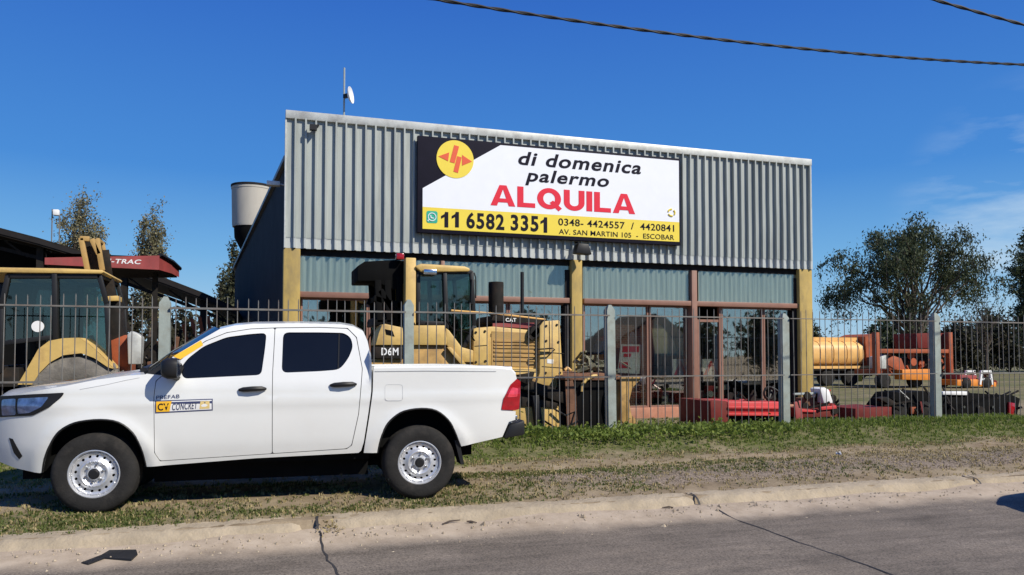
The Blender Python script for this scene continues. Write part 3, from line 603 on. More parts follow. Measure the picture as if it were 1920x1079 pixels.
# dark backing inside the door opening
body = tb(mbody, 'body', 'white_paint', ang=30)
M['recess'] = mat('recess', (.16, .16, .165), .7)
for s in (-1, 1): mb = MB(); panel(mb, doorsU, [], lambda x, z: yf0(x, z) - .045, s, .09, .01); tb(mb, 'door_recess', 'recess', body)
# hood, windscreen, roof, rear wall as lofts across the body
def loft(mb, edge, crown, n=12, plan=lambda x, z, t: 0):
    k = n + 1; vs = []
    for (x, z) in edge:
        w_ = yf0(x, z)
        for j in range(k): t = -1 + 2 * j / n; c_ = 1 - abs(t) ** 2.4; vs.append((x + plan(x, z, t), t * w_, z + crown(x, z) * c_))
    m_ = len(edge); return mb.add(vs, [(i * k + j, i * k + j + 1, (i + 1) * k + j + 1, (i + 1) * k + j) for i in range(m_ - 1) for j in range(n)])
mb = MB(); hd = hood + [(-2.50, .98)]
def denser(p, k=4): return [tuple(Vector(p[i]).lerp(Vector(p[i + 1]), j / k)) for i in range(len(p) - 1) for j in range(k)] + [p[-1]]
loft(mb, denser(hd), lambda x, z: .052 if x > -2.45 else .03, plan=lambda x, z, t: -.16 * (1 - t * t) * max(0, min(1, (-x - 1.9) / .6)))
tb(mb, 'bonnet', 'white_paint', ang=30, recalc=True)
mb = MB(); loft(mb, denser(roofl[9::-1]), lambda x, z: .045 * sst(1.55, 1.75, z), plan=lambda x, z, t: -.10 * (1 - t * t) * sst(-.2, -.75, x)); 
tb(mb, 'roof', 'white_paint', ang=30, recalc=True)
mb = MB(); ws = [roofl[9], roofl[10], roofl[11], roofl[12], hood[0]]
loft(mb, denser(ws), lambda x, z: .05, plan=lambda x, z, t: -.13 * (1 - t * t)); tb(mb, 'windscreen', 'tint_glass', recalc=True)
# yellow tape on the windscreen pillar and its black foot
tp = TP((325, 669), (377, 639), (381, 648), (338, 675)); mb = MB(); panel(mb, tp, [], yf0, -1, .03, .002, .004); tb(mb, 'pillar_tape', 'tape')
mb = MB(); pf = TP((276, 701), (322, 671), (336, 676), (345, 690), (338, 706), (300, 704)); panel(mb, pf, [], yf0, -1, .03, .002, .004); panel(mb, pf, [], yf0, 1, .03, .002, .004); tb(mb, 'pillar_foot', 'black_plastic')
wp = [Vector((*T(268, 698, -.55)[:1], -.55, T(268, 698, -.55)[1] + .02))]; mb = MB()
for yy in (-.45, .1): mb.tube([(hood[0][0] - .02, yy, hood[0][1] + .06), (hood[0][0] + .12, yy + .25, hood[0][1] + .12), (hood[0][0] + .18, yy + .5, hood[0][1] + .15)], .012, 6)
mb.tube([(hood[0][0] - .05, -.7, hood[0][1] + .035), (hood[0][0] - .1, 0, hood[0][1] + .06), (hood[0][0] - .05, .7, hood[0][1] + .035)], .035, 6)
tb(mb, 'wiper', 'black_plastic')
# --- doors with tinted windows
shut = TP((517, 615), (516, 640), (512, 700), (511, 745), (511, 852))
fdoor = TP((289.2, 745), (293, 716), (345.6, 670.2), (385.6, 641.2), (425.3, 625.2), (470, 618.2), (515, 616.4), (514, 640), (510.5, 700), (510, 745), (510, 851), (300.5, 864.8), (290.2, 850))
rdoor = TP((516.2, 616.4), (600, 615.4), (651.4, 617.4), (667.8, 634), (678.8, 692), (671.8, 776.8), (658.8, 835.5), (649.4, 841.8), (511.2, 850.8), (511.2, 745), (511.7, 700), (515.2, 640))
fwin = fillet(TP((343, 711), (338, 692), (352, 673), (382, 650), (425, 633), (470, 627), (500, 625), (497, 655), (490, 704)), .05)
rwin = fillet(TP((531, 624), (600, 624), (645, 625), (658, 634), (662, 651), (654, 672), (637, 694), (600, 697), (528, 700)), .06)
for s in (-1, 1):
    for dp_, wn, hx in ((fdoor, fwin, ((448, 732), (499, 730))), (rdoor, rwin, ((619, 723.5), (668, 721.5)))):
        mb = MB(); panel(mb, fillet(dp_, .02, 3), [wn], yf0, s, .05, .035); d_ = tb(mb, 'door', 'white_paint', ang=30)
        mb = MB(); panel(mb, wn, [], lambda x, z: yf0(x, z) - .014, s, .08, .01); tb(mb, 'window', 'tint_glass', d_)
        a, b_ = TS(*hx[0]), TS(*hx[1]); ya = s * (yf0(*a) + .028); mb = MB()
        mb.tube([(a[0], ya - s * .02, a[1]), (a[0] + .04, ya, a[1] + .004), ((a[0] + b_[0]) / 2, ya + s * .01, (a[1] + b_[1]) / 2 + .006), (b_[0] - .04, ya, b_[1] + .004), (b_[0], ya - s * .02, b_[1])], [.012, .024, .026, .024, .012], 8); tb(mb, 'handle', 'black_plastic', d_)
        if dp_ is rdoor:
            mb = MB(); mb.tube([(TS(636, 625)[0], s * (yf0(*TS(636, 625)) - .008), TS(636, 625)[1]), (TS(634, 694)[0], s * (yf0(*TS(634, 694)) - .008), TS(634, 694)[1])], .009, 5); tb(mb, 'window_bar', 'black_plastic', d_)
# weather strip under windows
# --- load bed
bedtop = TP((701, 692), (760, 691), (860, 690), (930, 691), (958, 694), (967, 703))
bed = gapF[::-1][0:1] + bedtop[0:] + TP((969, 712), (957, 722), (944, 748), (941, 769), (966, 772), (965, 790), (955, 796), (941, 820)) + arcR[::-1] + TP((681, 849))
bed = [gapF[4]] + bedtop + TP((969, 711), (957, 722), (944, 748), (940, 769), (967, 772), (966, 788), (954, 792), (942, 820)) + arcR[::-1] + TP((682, 850)) + gapF[1:4]
mb = MB()
for s in (-1, 1): panel(mb, bed, [], yf0, s, .05, .05)
zb_ = bedtop[1][1]; xb0 = gapF[4][0]; xb1 = TS(958, 694)[0]
for s in (-1, 1):
    ts = []
    ed = denser(bedtop, 4)
    vs = []; fs = []
    for (x, z) in ed: yy = yf0(x, z); vs += [(x, s * yy, z), (x, s * (yy - .012), z + .022), (x, s * (yy - .07), z + .022), (x, s * (yy - .075), 1.0)]
    fs = [(i * 4 + j, i * 4 + j + 1, i * 4 + j + 5, i * 4 + j + 4) for i in range(len(ed) - 1) for j in range(3)]
    mb.add(vs, fs)
mb.box(xb0 + .01, xb1, -.84, .84, .985, 1.0); mb.box(xb0 + .01, xb0 + .05, -.86, .86, .72, zb_ + .015)
lb = tb(mb, 'load_bed', 'white_paint', ang=30, recalc=True)
mb = MB(); mb.box(xb1 - .02, xb1 + .035, -.80, .80, .70, zb_ + .01); tg = tb(mb, 'tailgate', 'white_paint', bevel=.015)
# fuel flap: a fine shut line
ff = TP((722, 722), (755, 722), (755, 752), (722, 752)); mb = MB()
lp = fillet(ff, .03, 3); lp.append(lp[0]); mb.tube([(x, -(yf0(x, z) + .0005), z) for x, z in resample(lp[:-1], .04) + [lp[0]]], .0022, 4); M['seam'] = mat('seam', (.46, .47, .47), .6); tb(mb, 'fuel_flap', 'seam', lb)
mb = MB(); mb.tube([(x, -(yf0(x, z) + .002), z) for x, z in denser(TP((703, 697), (800, 696), (930, 697)), 6)], .005, 4); tb(mb, 'rail_seam', 'seam', lb)
# cab rear wall with its window
xc_ = roofl[3][0]; mb = MB(); zr = roofl[3][1]
mb.add([(xc_ - .05, -.62, zr), (xc_ - .05, .62, zr), (xb0 - .02, .86, .75), (xb0 - .02, -.86, .75), (roofl[0][0] - .01, .88, 1.36), (roofl[0][0] - .01, -.88, 1.36)], [(0, 1, 4, 5), (5, 4, 2, 3)]); rw = tb(mb, 'cab_rear_wall', 'white_paint')
rw_ = MB().add([(xc_ - .02, -.5, zr - .08), (xc_ - .02, .5, zr - .08), (xc_ + .06, .58, 1.40), (xc_ + .06, -.58, 1.40)], [(0, 1, 2, 3)]); tb(rw_, 'rear_window', 'tint_glass', rw)
# roof rail line, shut lines between fender and door come from panel gaps; fender/bonnet seam
mb = MB(); mb.tube([(x, -(yf0(x, z) + .001), z) for x, z in denser(TP((262, 709), (235, 714), (200, 722), (150, 731)), 4)], .003, 4); tb(mb, 'bonnet_seam', 'seam', body)
# --- lamps
hl = fillet(TP((-6, 744), (60, 740), (121, 737), (116, 745), (93, 764), (62, 780), (-6, 783)), .02)
for s in (-1, 1):
    mb = MB(); panel(mb, hl, [], yf0, s, .03, .02, .008); h_ = tb(mb, 'headlight', 'black_plastic')
    mb = MB(); panel(mb, fillet(TP((34, 748), (92, 745), (78, 764), (56, 775), (34, 777)), .02), [], yf0, s, .03, .004, .012); tb(mb, 'lens', 'lamp_lens', h_)
    mb = MB(); panel(mb, fillet(TP((4, 750), (30, 748), (30, 779), (4, 780)), .02), [], yf0, s, .03, .004, .012); tb(mb, 'lens', 'lamp_lens', h_)
    tl = fillet(TP((969, 711), (976, 716), (973, 768), (966, 770), (940, 769), (944, 748), (957, 722)), .015)
    mb = MB(); panel(mb, tl, [], lambda x, z: yf0(x, z), s, .03, .05, .010); t_ = tb(mb, 'taillight', 'red_lens')
    M['lens_bright'] = M.get('lens_bright') or mat('lens_bright', (.65, .05, .07), .15, 0, .2, 30, coat=1)
    mb = MB(); panel(mb, fillet(TP((960, 727), (971, 729), (969, 745), (950, 746)), .015), [], yf0, s, .03, .003, .013); tb(mb, 'lens', 'lens_bright', t_)
    fg = TP((17, 822), (24, 824), (42, 856), (36, 862), (26, 850)); mb = MB(); panel(mb, fg, [], yf0, s, .03, .01, .004); tb(mb, 'fog_lamp_recess', 'black_plastic')
# --- front end
mb = MB(); n_ = 14
def front(zs, x_of, inset=0):
    k = n_ + 1; vs = []
    for z in zs:
        xe = x_of(z); we = yf0(xe, z)
        for j in range(k): t = -1 + 2 * j / n_; vs.append((xe - .17 * (1 - t * t) + inset, t * we, z))
    mb.add(vs, [(i * k + j, i * k + j + 1, (i + 1) * k + j + 1, (i + 1) * k + j) for i in range(len(zs) - 1) for j in range(n_)])
xz = lambda z: float(np.interp(z, [.47, .56, .70, .85, .98], [-2.46, -2.52, -2.54, -2.53, -2.50]))
front([.44, .47, .52, .56, .62, .70, .78, .85, .92, .98, 1.0], xz); tb(mb, 'front_bumper', 'white_paint', recalc=True)
mb = MB()
for z0, z1 in ((.60, .95),):
    vs = []
    for z in np.linspace(z0, z1, 6):
        for t in np.linspace(-.55, .55, 11): vs.append((xz(z) - .17 * (1 - t * t) - .012, t * .7, float(z)))
    mb.add(vs, [(i * 11 + j, i * 11 + j + 1, (i + 1) * 11 + j + 1, (i + 1) * 11 + j) for i in range(5) for j in range(10)])
gr = tb(mb, 'grille', 'black_plastic')
mb = MB()
for z in (.68, .76, .84): mb.tube([(xz(z) - .17 * (1 - t * t) - .02, t * .7, z) for t in np.linspace(-.53, .53, 9)], .014, 6)
tb(mb, 'grille_bar', 'chrome', gr)
# --- rear bumper, underbody, mudflap
rb = TP((955, 797), (981, 787), (981, 815), (944, 823)); mb = MB(); mb.prism(rb, -.90, .90); tb(mb, 'rear_bumper', 'black_plastic', bevel=.025)
mb = MB(); mb.box(TS(966, 790)[0] - .02, TS(980, 790)[0] + .005, -.6, .6, TS(970, 789)[1], TS(970, 783)[1]); tb(mb, 'bumper_step', 'chrome', bevel=.01)
mb = MB(); mb.box(-2.3, 2.2, -.55, .55, .38, .66); mb.box(-1.05, 1.05, -.66, .66, .22, .60); mb.box(-1.05, 1.05, -.8, .8, .40, .60); mb.box(-2.2, -1.9, -.7, .7, .3, .5); mb.box(XF - .62, XF + .62, -.68, .68, .5, 1.0); mb.box(XRr - .62, XRr + .62, -.68, .68, .5, .99); mb.cyl((XRr, -.7, ZC), (XRr, .7, ZC), .07); mb.cyl((XF, -.7, ZC), (XF, .7, ZC), .06); mb.tube([(.2, -.45, .32), (1.2, -.5, .34), (2.2, -.5, .42)], .05)  # low middle box is added to deepen the shade under the truck
tb(mb, 'chassis', 'black')
# inner arch liners and the dark arch lips
for arc in (arcF, arcR):
    for s in (-1, 1):
        mb = MB(); vs = []
        for (x, z) in arc: vs += [(x, s * (yf0(x, z) - .006), z), (x, s * .62, z)]
        k_ = len(vs); xs_ = [p[0] for p in arc]; vs += [(min(xs_), s * .62, .42), (max(xs_), s * .62, .42)]
        mb.add(vs, [(2 * i, 2 * i + 1, 2 * i + 3, 2 * i + 2) for i in range(len(arc) - 1)] + [tuple([2 * i + 1 for i in range(len(arc))] + [k_ + 1, k_])])
        tb(mb, 'arch_liner', 'black')
        mb = MB(); mb.tube([(x, s * (yf0(x, z) - .004), z) for x, z in arc], .010, 5); tb(mb, 'arch_lip', 'black_plastic')
for s in (-1, 1):
    fl = [T(852, 826, -.88), T(861, 828, -.88), T(870, 871, -.88), T(864, 872, -.88)]; mb = MB(); mb.prism(fl, s * .89 - .0 if s < 0 else .65, s * .65 if s < 0 else .89); tb(mb, 'mudflap', 'black_plastic')
# --- mirrors
for s in (-1, 1):
    yb_ = .90 if s > 0 else -.90
    mx0 = T(322, 692, -1.04); cx_, cz_ = mx0; mb = MB(); vs = []
    for i, (dx, sc) in enumerate(((-.09, .45), (-.075, .8), (-.03, 1.0), (.03, 1.02), (.06, .96))):
        for k in range(16):
            a = 2 * math.pi * k / 16; ca, sa = math.cos(a), math.sin(a); q = (abs(ca) ** 4 + abs(sa) ** 4) ** -.25
            vs.append((cx_ + dx + .0 * sa, s * (1.035 + .115 * sc * ca * q), cz_ + .10 * sc * sa * q))
    mb.add(vs, [(i * 16 + k, i * 16 + (k + 1) % 16, (i + 1) * 16 + (k + 1) % 16, (i + 1) * 16 + k) for i in range(4) for k in range(16)] + [tuple(range(15, -1, -1)), tuple(range(64, 80))])
    m_ = tb(mb, 'side_mirror', 'black_plastic', ang=60)
    mb = MB(); mb.tube([(cx_ + .03, s * .86, cz_ - .10), (cx_ + .01, s * .96, cz_ - .07)], .035, 8); tb(mb, 'mirror_arm', 'black_plastic', m_)
    mb = MB(); mb.box(cx_ + .061, cx_ + .064, s * 1.035 - .10, s * 1.035 + .10, cz_ - .08, cz_ + .08); tb(mb, 'mirror_glass', 'chrome', m_)
# --- wheels
Rr = 0.385
def rimdisc(mb, s, yface):
    prof = [(.045, .050), (.062, .050), (.066, .028), (.095, .026), (.108, .046), (.122, .050), (.135, .040), (.150, .022), (.178, .016), (.190, .024), (.200, .030), (.207, .018)]
    pr = [p[0] for p in prof]; ph = [p[1] for p in prof]; holes = []
    for k in range(16): a = 2 * math.pi * (k + .5) / 16; holes.append([(.166 * math.cos(a) + .0125 * math.cos(b), .166 * math.sin(a) + .0145 * math.sin(b)) for b in np.linspace(0, 2 * math.pi, 9)[:-1]])
    out = [(.207 * math.cos(a), .207 * math.sin(a)) for a in np.linspace(0, 2 * math.pi, 49)[:-1]]
    P, F, bd = cdt(out, holes, .012)
    vs = [(x, s * (yface + np.interp(math.hypot(x, z), pr, ph)), z) for x, z in P]; mb.add(vs, [tuple(int(i) for i in (f if s < 0 else f[::-1])) for f in F])
wm = {}
def wheel(xc, s):
    W = thing('wheel', None, None); W.parent = truck; W.location = (xc, 0, ZC); W.rotation_euler.y = random.uniform(0, 3)
    if s not in wm:
        y0 = s * .90
        tp_ = [(.218, -.015), (.232, .004), (.262, .012), (.300, .014), (.335, .010), (.362, -.004), (.378, -.026), (.385, -.05)]
        prof = [(r_, y0 + s * h) for r_, h in tp_]
        for k in range(4): yy = y0 - s * (.06 + k * .045); prof += [(.385, yy), (.385, yy - s * .022), (.376, yy - s * .026), (.376, yy - s * .036)]
        prof += [(.385, y0 - s * .245), (.362, y0 - s * .262), (.25, y0 - s * .262), (.215, y0 - s * .24)]
        # profile of the rim wants heights relative to the face
        a = MB().lathe(prof, (0, 0, 0), 'y', 56)
        for k in range(56): pass
        b_ = MB(); rimdisc(b_, s, .848)
        b_.lathe([(.207, s * .866), (.208, s * .872), (.214, s * .893), (.222, s * .902), (.230, s * .900), (.228, s * .885)], (0, 0, 0), 'y', 56)
        b_.lathe([(.209, s * .872), (.205, s * .74), (.209, s * .66)], (0, 0, 0), 'y', 40)
        c_ = MB(); c_.lathe([(.0, s * .912), (.036, s * .912), (.050, s * .900), (.056, s * .88), (.056, s * .86)], (0, 0, 0), 'y', 24)
        e_ = MB()
        for k in range(6):
            an = 2 * math.pi * k / 6; px_, pz_ = .080 * math.cos(an), .080 * math.sin(an); e_.cyl((px_, s * .874, pz_), (px_, s * .90, pz_), .011, 6)
        g_ = MB().lathe([(0, s * .80), (.2, s * .80), (.2, s * .70)], (0, 0, 0), 'y', 24)
        t_ = a.build('tyre', 'tyre', W, local=True, recalc=True, ang=30); rm = b_.build('rim', 'steel_rim', W, local=True, ang=40); cp = c_.build('hub_cap', 'black_plastic', W, local=True); nt_ = e_.build('wheel_nuts', 'chrome', W, local=True); dk = g_.build('brake_drum', 'black', W, local=True)
        wm[s] = [t_, rm, cp, nt_, dk]
    else:
        for o in wm[s]: c_ = o.copy(); C.objects.link(c_); c_.parent = W
random.seed(3)
for s in (-1, 1):
    for xc in (XF, XRr): wheel(xc, s)
# --- door decal
q = TP((291, 752), (399, 748.5), (399, 770.5), (291, 776)); mb = MB(); panel(mb, q, [], yf0, -1, .04, .001, .0025); dc = tb(mb, 'door_decal', 'decal_blue')
q2 = TP((293, 754), (397, 750.5), (397, 768.5), (293, 773.5)); mb = MB(); panel(mb, q2, [], yf0, -1, .04, .001, .0035); tb(mb, 'decal_field', 'white', dc)
mb = MB(); panel(mb, TP((293, 754), (322, 753), (318, 772.5), (293, 773.5)), [], yf0, -1, .04, .001, .0045); tb(mb, 'decal_block', 'tape', dc)
M['tape_pale'] = mat('tape_pale', (.75, .56, .22), .5)
mb = MB(); panel(mb, TP((376, 753.5), (393, 753), (393, 767), (374, 768)), [], yf0, -1, .04, .001, .0045); tb(mb, 'decal_block', 'tape_pale', dc)
def dtext(s_, m_, p0, p1, h, off, shear=0):
    a, b_ = TS(*p0), TS(*p1); c_ = TS(p0[0], p0[1] - h); vs, fs = text_mesh(s_, off, shear); lo, hi = vs.min(0), vs.max(0); mb = MB()
    V = []
    for v in vs:
        u = (v[0] - lo[0]) / (hi[0] - lo[0]); t = (v[1] - lo[1]) / (hi[1] - lo[1]); x = a[0] + u * (b_[0] - a[0]); z = a[1] + u * (b_[1] - a[1]) + t * (c_[1] - a[1]); V.append((x, -(yf0(x, z) + .006), z))
    mb.add(V, fs); tb(mb, 'decal_lettering', m_, dc)
dtext('CV', 'sign_dark', (296, 771), (317, 770), 13.5, .02); dtext('CONCRET', 'decal_blue', (323, 770.5), (371, 767.5), 13.5, .015, .25); dtext('PREFAB', 'decal_blue', (293, 750), (337, 747), 7, .0)
for a, b_ in (((286, 843), (338, 841)), ((480, 831), (538, 829)), ((878, 802), (924, 801))):
    pass
# ================================================================== FENCE
FNY = 11.84
fence = thing('picket_fence', 'long steel picket fence on pale concrete posts in front of the machine yard', 'fence', (5, FNY, .25))
posts = [aty(px, 660, FNY).x for px in (307, 769, 1150, 1476, 1761)]; psp = (posts[-1] - posts[0]) / 4
allp = [posts[0] - 2 * psp, posts[0] - psp] + posts + [posts[-1] + psp, posts[-1] + 2 * psp]
tops = {2: 556, 3: 562, 4: 572, 5: 588, 6: 587}
for i, x in enumerate(allp):
    zt = aty([307, 769, 1150, 1476, 1761][i - 2], tops[i], FNY).z if i in tops else 2.25
    mb = MB(); hw = .072; ln = (-.005, .004, 0, .012, .025, .0, 0, 0, 0)[i]
    mb.add([(x - hw, FNY - hw + .1, -.2), (x + hw, FNY - hw + .1, -.2), (x + hw, FNY + hw + .1, -.2), (x - hw, FNY + hw + .1, -.2), (x - hw - ln, FNY - hw + .1, zt - .09), (x + hw - ln, FNY - hw + .1, zt - .09), (x + hw - ln, FNY + hw + .1, zt - .09), (x - hw - ln, FNY + hw + .1, zt - .09), (x - .02 - ln, FNY + .08, zt), (x + .03 - ln, FNY + .08, zt), (x + .03 - ln, FNY + .12, zt), (x - .02 - ln, FNY + .12, zt)],
           [(0, 3, 2, 1), (0, 1, 5, 4), (1, 2, 6, 5), (2, 3, 7, 6), (3, 0, 4, 7), (4, 5, 9, 8), (5, 6, 10, 9), (6, 7, 11, 10), (7, 4, 8, 11), (8, 9, 10, 11)])
    mb.build('post', 'post_concrete', fence)
zru, zrl = aty(1150, 592.5, FNY).z, aty(1150, 707, FNY).z
rnd = random.Random(7)
for i in range(len(allp) - 1):
    a, b_ = allp[i] + .07, allp[i + 1] - .07
    for z in (zru, zrl):
        mb = MB(); mb.box(a, b_, FNY - .016, FNY + .012, z - .010 + rnd.uniform(-.008, .004), z + .008 + rnd.uniform(0, .004)); mb.build('rail', 'picket', fence)
pk = []
for i in range(len(allp) - 1):
    k = round((allp[i + 1] - allp[i]) / .1405); pk += [allp[i] + (allp[i + 1] - allp[i]) * j / k for j in range(1, k)]
ztp = aty(1540, 584, FNY).z
def picket(mb, x):
    h = ztp + rnd.uniform(-.02, .02); ln = rnd.gauss(0, .006); r_ = .0072; z0 = ground_z(x, FNY) - .05
    mb.tube([(x, FNY, z0), (x + ln, FNY + rnd.gauss(0, .004), (z0 + h) / 2), (x + ln * 1.6, FNY, h - .03), (x + ln * 1.7, FNY, h)], [r_, r_, r_, .003], 6)
# the hundred pickets that show best stand on their own, the others (mostly behind the truck) are one mesh
hid = aty(970, 700, FNY).x; lft = aty(290, 700, FNY).x; XFR = aty(1925, 700, FNY).x; XFL = aty(-5, 700, FNY).x
show = [x for x in pk if (hid < x < XFR) or (XFL < x < lft)]; show = sorted(show)[:100] if len(show) <= 100 else sorted(sorted(show, key=lambda x: abs(x - 3))[:100])
rest = [x for x in pk if x not in show]
for x in show: mb = MB(); picket(mb, x); mb.build('picket', 'picket', fence)
mb = MB()
for x in rest: picket(mb, x)
tag(mb.build('pickets', 'picket', fence), kind='stuff')

# ================================================================== BULLDOZER
DY = 13.45
dz = thing('bulldozer', 'worn yellow tracked bulldozer with glazed cab and large blade behind the fence', 'bulldozer', (aty(900, 700, DY).x, 14.2, .03))
def pp(nm, pts, y0, y1, mt, par, bevel=.012, fl=0):
    P = PY(pts, y0)
    if fl: P = fillet(P, fl)
    return MB().prism(P, y0, y1).build(nm, mt, par, bevel=bevel)
def pbar(nm, a, b_, Y0, w_, h_, mt, par, Y1=None):
    p, q = aty(*a, Y0), aty(*b_, Y0 if Y1 is None else Y1); return MB().beam(p, q, w_, h_).build(nm, mt, par, bevel=.006)
eng = pp('engine_cover', [(887, 616), (925, 613), (1018, 622), (1018, 704), (985, 700), (887, 694)], DY + .06, DY + 1.3, 'yellow_machine', dz, .02)
mb = MB()
for k, y in enumerate((640, 646, 652, 660, 668, 676)): p, q = aty(926, y, DY + .045), aty(1010, y + 1, DY + .045); mb.beam(p, q, .022, .03)
mb.build('grille', 'yellow_dirty', eng); MB().prism(PY([(922, 622), (1012, 626), (1012, 690), (922, 686)], DY + .05), DY + .052, DY + .07).build('grille_panel', 'yellow_mid', eng); MB().tube([aty(846, 583, DY), aty(930, 589, DY), aty(1022, 600, DY)], .016, 6).build('hand_rail', 'cream_tank', dz)
pp('front_guard', [(1012, 612), (1019, 603), (1050, 601), (1053, 660), (1058, 742), (1016, 742), (1004, 726), (1012, 700)], DY - .06, DY + 1.45, 'yellow_machine', dz, .02)
pp('side_panel', [(888, 617), (914, 615), (917, 686), (888, 690)], DY - .03, DY + .06, 'yellow_machine', dz)
pp('belly_panel', [(917, 690), (1013, 693), (1013, 742), (960, 742), (930, 715), (917, 705)], DY + .0, DY + .3, 'yellow_machine', dz)
hood_ = pp('hood', [(920, 604), (925, 592), (1004, 594), (1018, 602), (1018, 621), (925, 612)], DY + .12, DY + 1.25, 'dark_steel', dz)
pp('hood_panel', [(924, 607), (1002, 606), (1000, 617), (924, 613)], DY + .1, DY + .115, 'red_paint', hood_, 0)
pA, pB = aty(948, 604, DY + .115), aty(968, 604, DY + .115); letters('hood_lettering', 'CAT', 'white', hood_, pA.x, pB.x, pA.z, aty(948, 597, DY + .115).z, DY + .117, .03, thick=.004)
c_ = aty(1003, 624, DY - .02); mb = MB(); mb.lathe([(0, -.03), (.10, -.03), (.12, .0), (.12, .12), (0, .12)], (c_.x, DY - .02, c_.z), 'y', 20); mb.beam((c_.x - .1, DY, c_.z - .12), (c_.x + .2, DY, c_.z + .2), .1, .1); mb.build('lift_cylinder', 'dark_steel', dz)
hnd = [aty(1005, 664, DY - .1), aty(1008, 656, DY - .13), aty(1036, 654, DY - .13), aty(1040, 656, DY - .12), aty(1032, 664, DY - .13), aty(1010, 666, DY - .12)]; MB().tube(hnd + [hnd[0]], .014, 6).build('grab_handle', 'dark_steel', dz)
pp('decal_plate', [(1026, 674), (1038, 675), (1037, 683), (1026, 682)], DY - .065, DY - .061, 'white', dz, 0)
# bolts, seams and hoses on the bodywork
mb = MB()
for px, py in ((1024, 612), (1044, 610), (1024, 640), (1047, 642), (1023, 700), (1050, 700), (1022, 730), (1052, 728), (893, 624), (910, 622), (893, 680), (911, 678)): c_ = aty(px, py, DY - .06); mb.cyl((c_.x, DY - .075 if px > 1000 else DY - .045, c_.z), (c_.x, DY, c_.z), .022, 8)
mb.build('bolts', 'dark_steel', dz)
mb = MB()
for P_ in ([(1012, 660), (1058, 664)], [(1016, 688), (1057, 691)], [(917, 692), (1010, 695)], [(890, 650), (914, 648)], [(930, 616), (930, 622)], [(1030, 603), (1031, 660)]): mb.tube([aty(*p_, DY - (.062 if P_[0][0] > 1000 else .032)) for p_ in P_], .007, 4)
mb.build('panel_seam', 'dark_steel', dz)
mb = MB()
for P_ in ([(836, 600), (850, 618), (876, 624), (890, 640)], [(776, 606), (786, 625), (800, 606)], [(700, 620), (690, 640), (694, 668)]):
    mb.tube([aty(*p_, DY - .06) for p_ in crom([(a_, b2) for a_, b2 in P_], 4)] if False else [aty(q_[0], q_[1], DY - .07) for q_ in crom(P_, 4)], .014, 6)
mb.build('hydraulic_hose', 'black', dz)
pp('mud_streak', [(840, 700), (985, 703), (1012, 716), (1012, 742), (840, 742)], DY - .002, DY - .0005, 'yellow_dirty', dz, 0)
# cab
cabn, cabf = DY + .05, DY + 1.35
mb = MB()
for (a, b_) in (((784, 512), (784, 606)), ((833, 512), (838, 655)), ((884, 512), (889, 612)), ((889, 612), (868, 655)), ((838, 655), (868, 656)), ((784, 512), (884, 511)), ((784, 606), (836, 608))):
    for Y_ in (cabn, cabf):
        p = aty(*a, cabn); q = aty(*b_, cabn); w_ = .075 if a[0] != 833 else .13; mb.beam((p.x, Y_, p.z), (q.x, Y_, q.z), w_, .07)
for px in (784, 884):
    p = aty(px, 512, cabn); mb.beam((p.x, cabn, p.z), (p.x, cabf, p.z), .07, .07)
cf = mb.build('cab_frame', 'black_plastic', dz, bevel=.008)
for pts in ([(786, 514), (832, 513), (835, 606), (786, 605)], [(836, 513), (883, 513), (888, 612), (867, 654), (840, 654)]):
    P = PY(pts, cabn)
    g_ = MB(); g_.prism(P, cabn + .01, cabn + .016); g_.build('window', 'cab_glass', dz); g_ = MB(); g_.prism(P, cabf - .016, cabf - .01); g_.build('window', 'cab_glass', dz)
p = aty(884, 516, cabn); q = aty(889, 612, cabn); MB().add([(p.x, cabn + .05, p.z), (p.x, cabf - .05, p.z), (q.x, cabf - .05, q.z), (q.x, cabn + .05, q.z)], [(0, 1, 2, 3)]).build('windscreen', 'cab_glass', dz)
pp('cab_roof', [(778, 500), (790, 495), (872, 500), (882, 504), (881, 510), (790, 511)], cabn - .1, cabf + .1, 'yellow_machine', dz, .03)
sx_ = aty(800, 600, cabn).x; mb = MB(); mb.box(sx_, sx_ + .5, cabn + .35, cabn + .95, .9, 1.45); mb.box(sx_ - .08, sx_ + .08, cabn + .35, cabn + .95, 1.4, 2.1); mb.build('seat', 'black_plastic', dz, bevel=.04)
mb = MB(); mb.tube([aty(889, 512, cabn), aty(892, 522, cabn), aty(892, 560, cabn)], .014, 6); mb.beam(aty(886, 525, cabn - .05), aty(884, 572, cabn - .05), .11, .06); mb.build('mirror', 'black_plastic', dz, bevel=.01)
mb = MB(); mb.beam(aty(793, 511, cabn - .1), aty(818, 512, cabn - .1), .14, .10); mb.build('work_lamp', 'chrome', dz, bevel=.02)
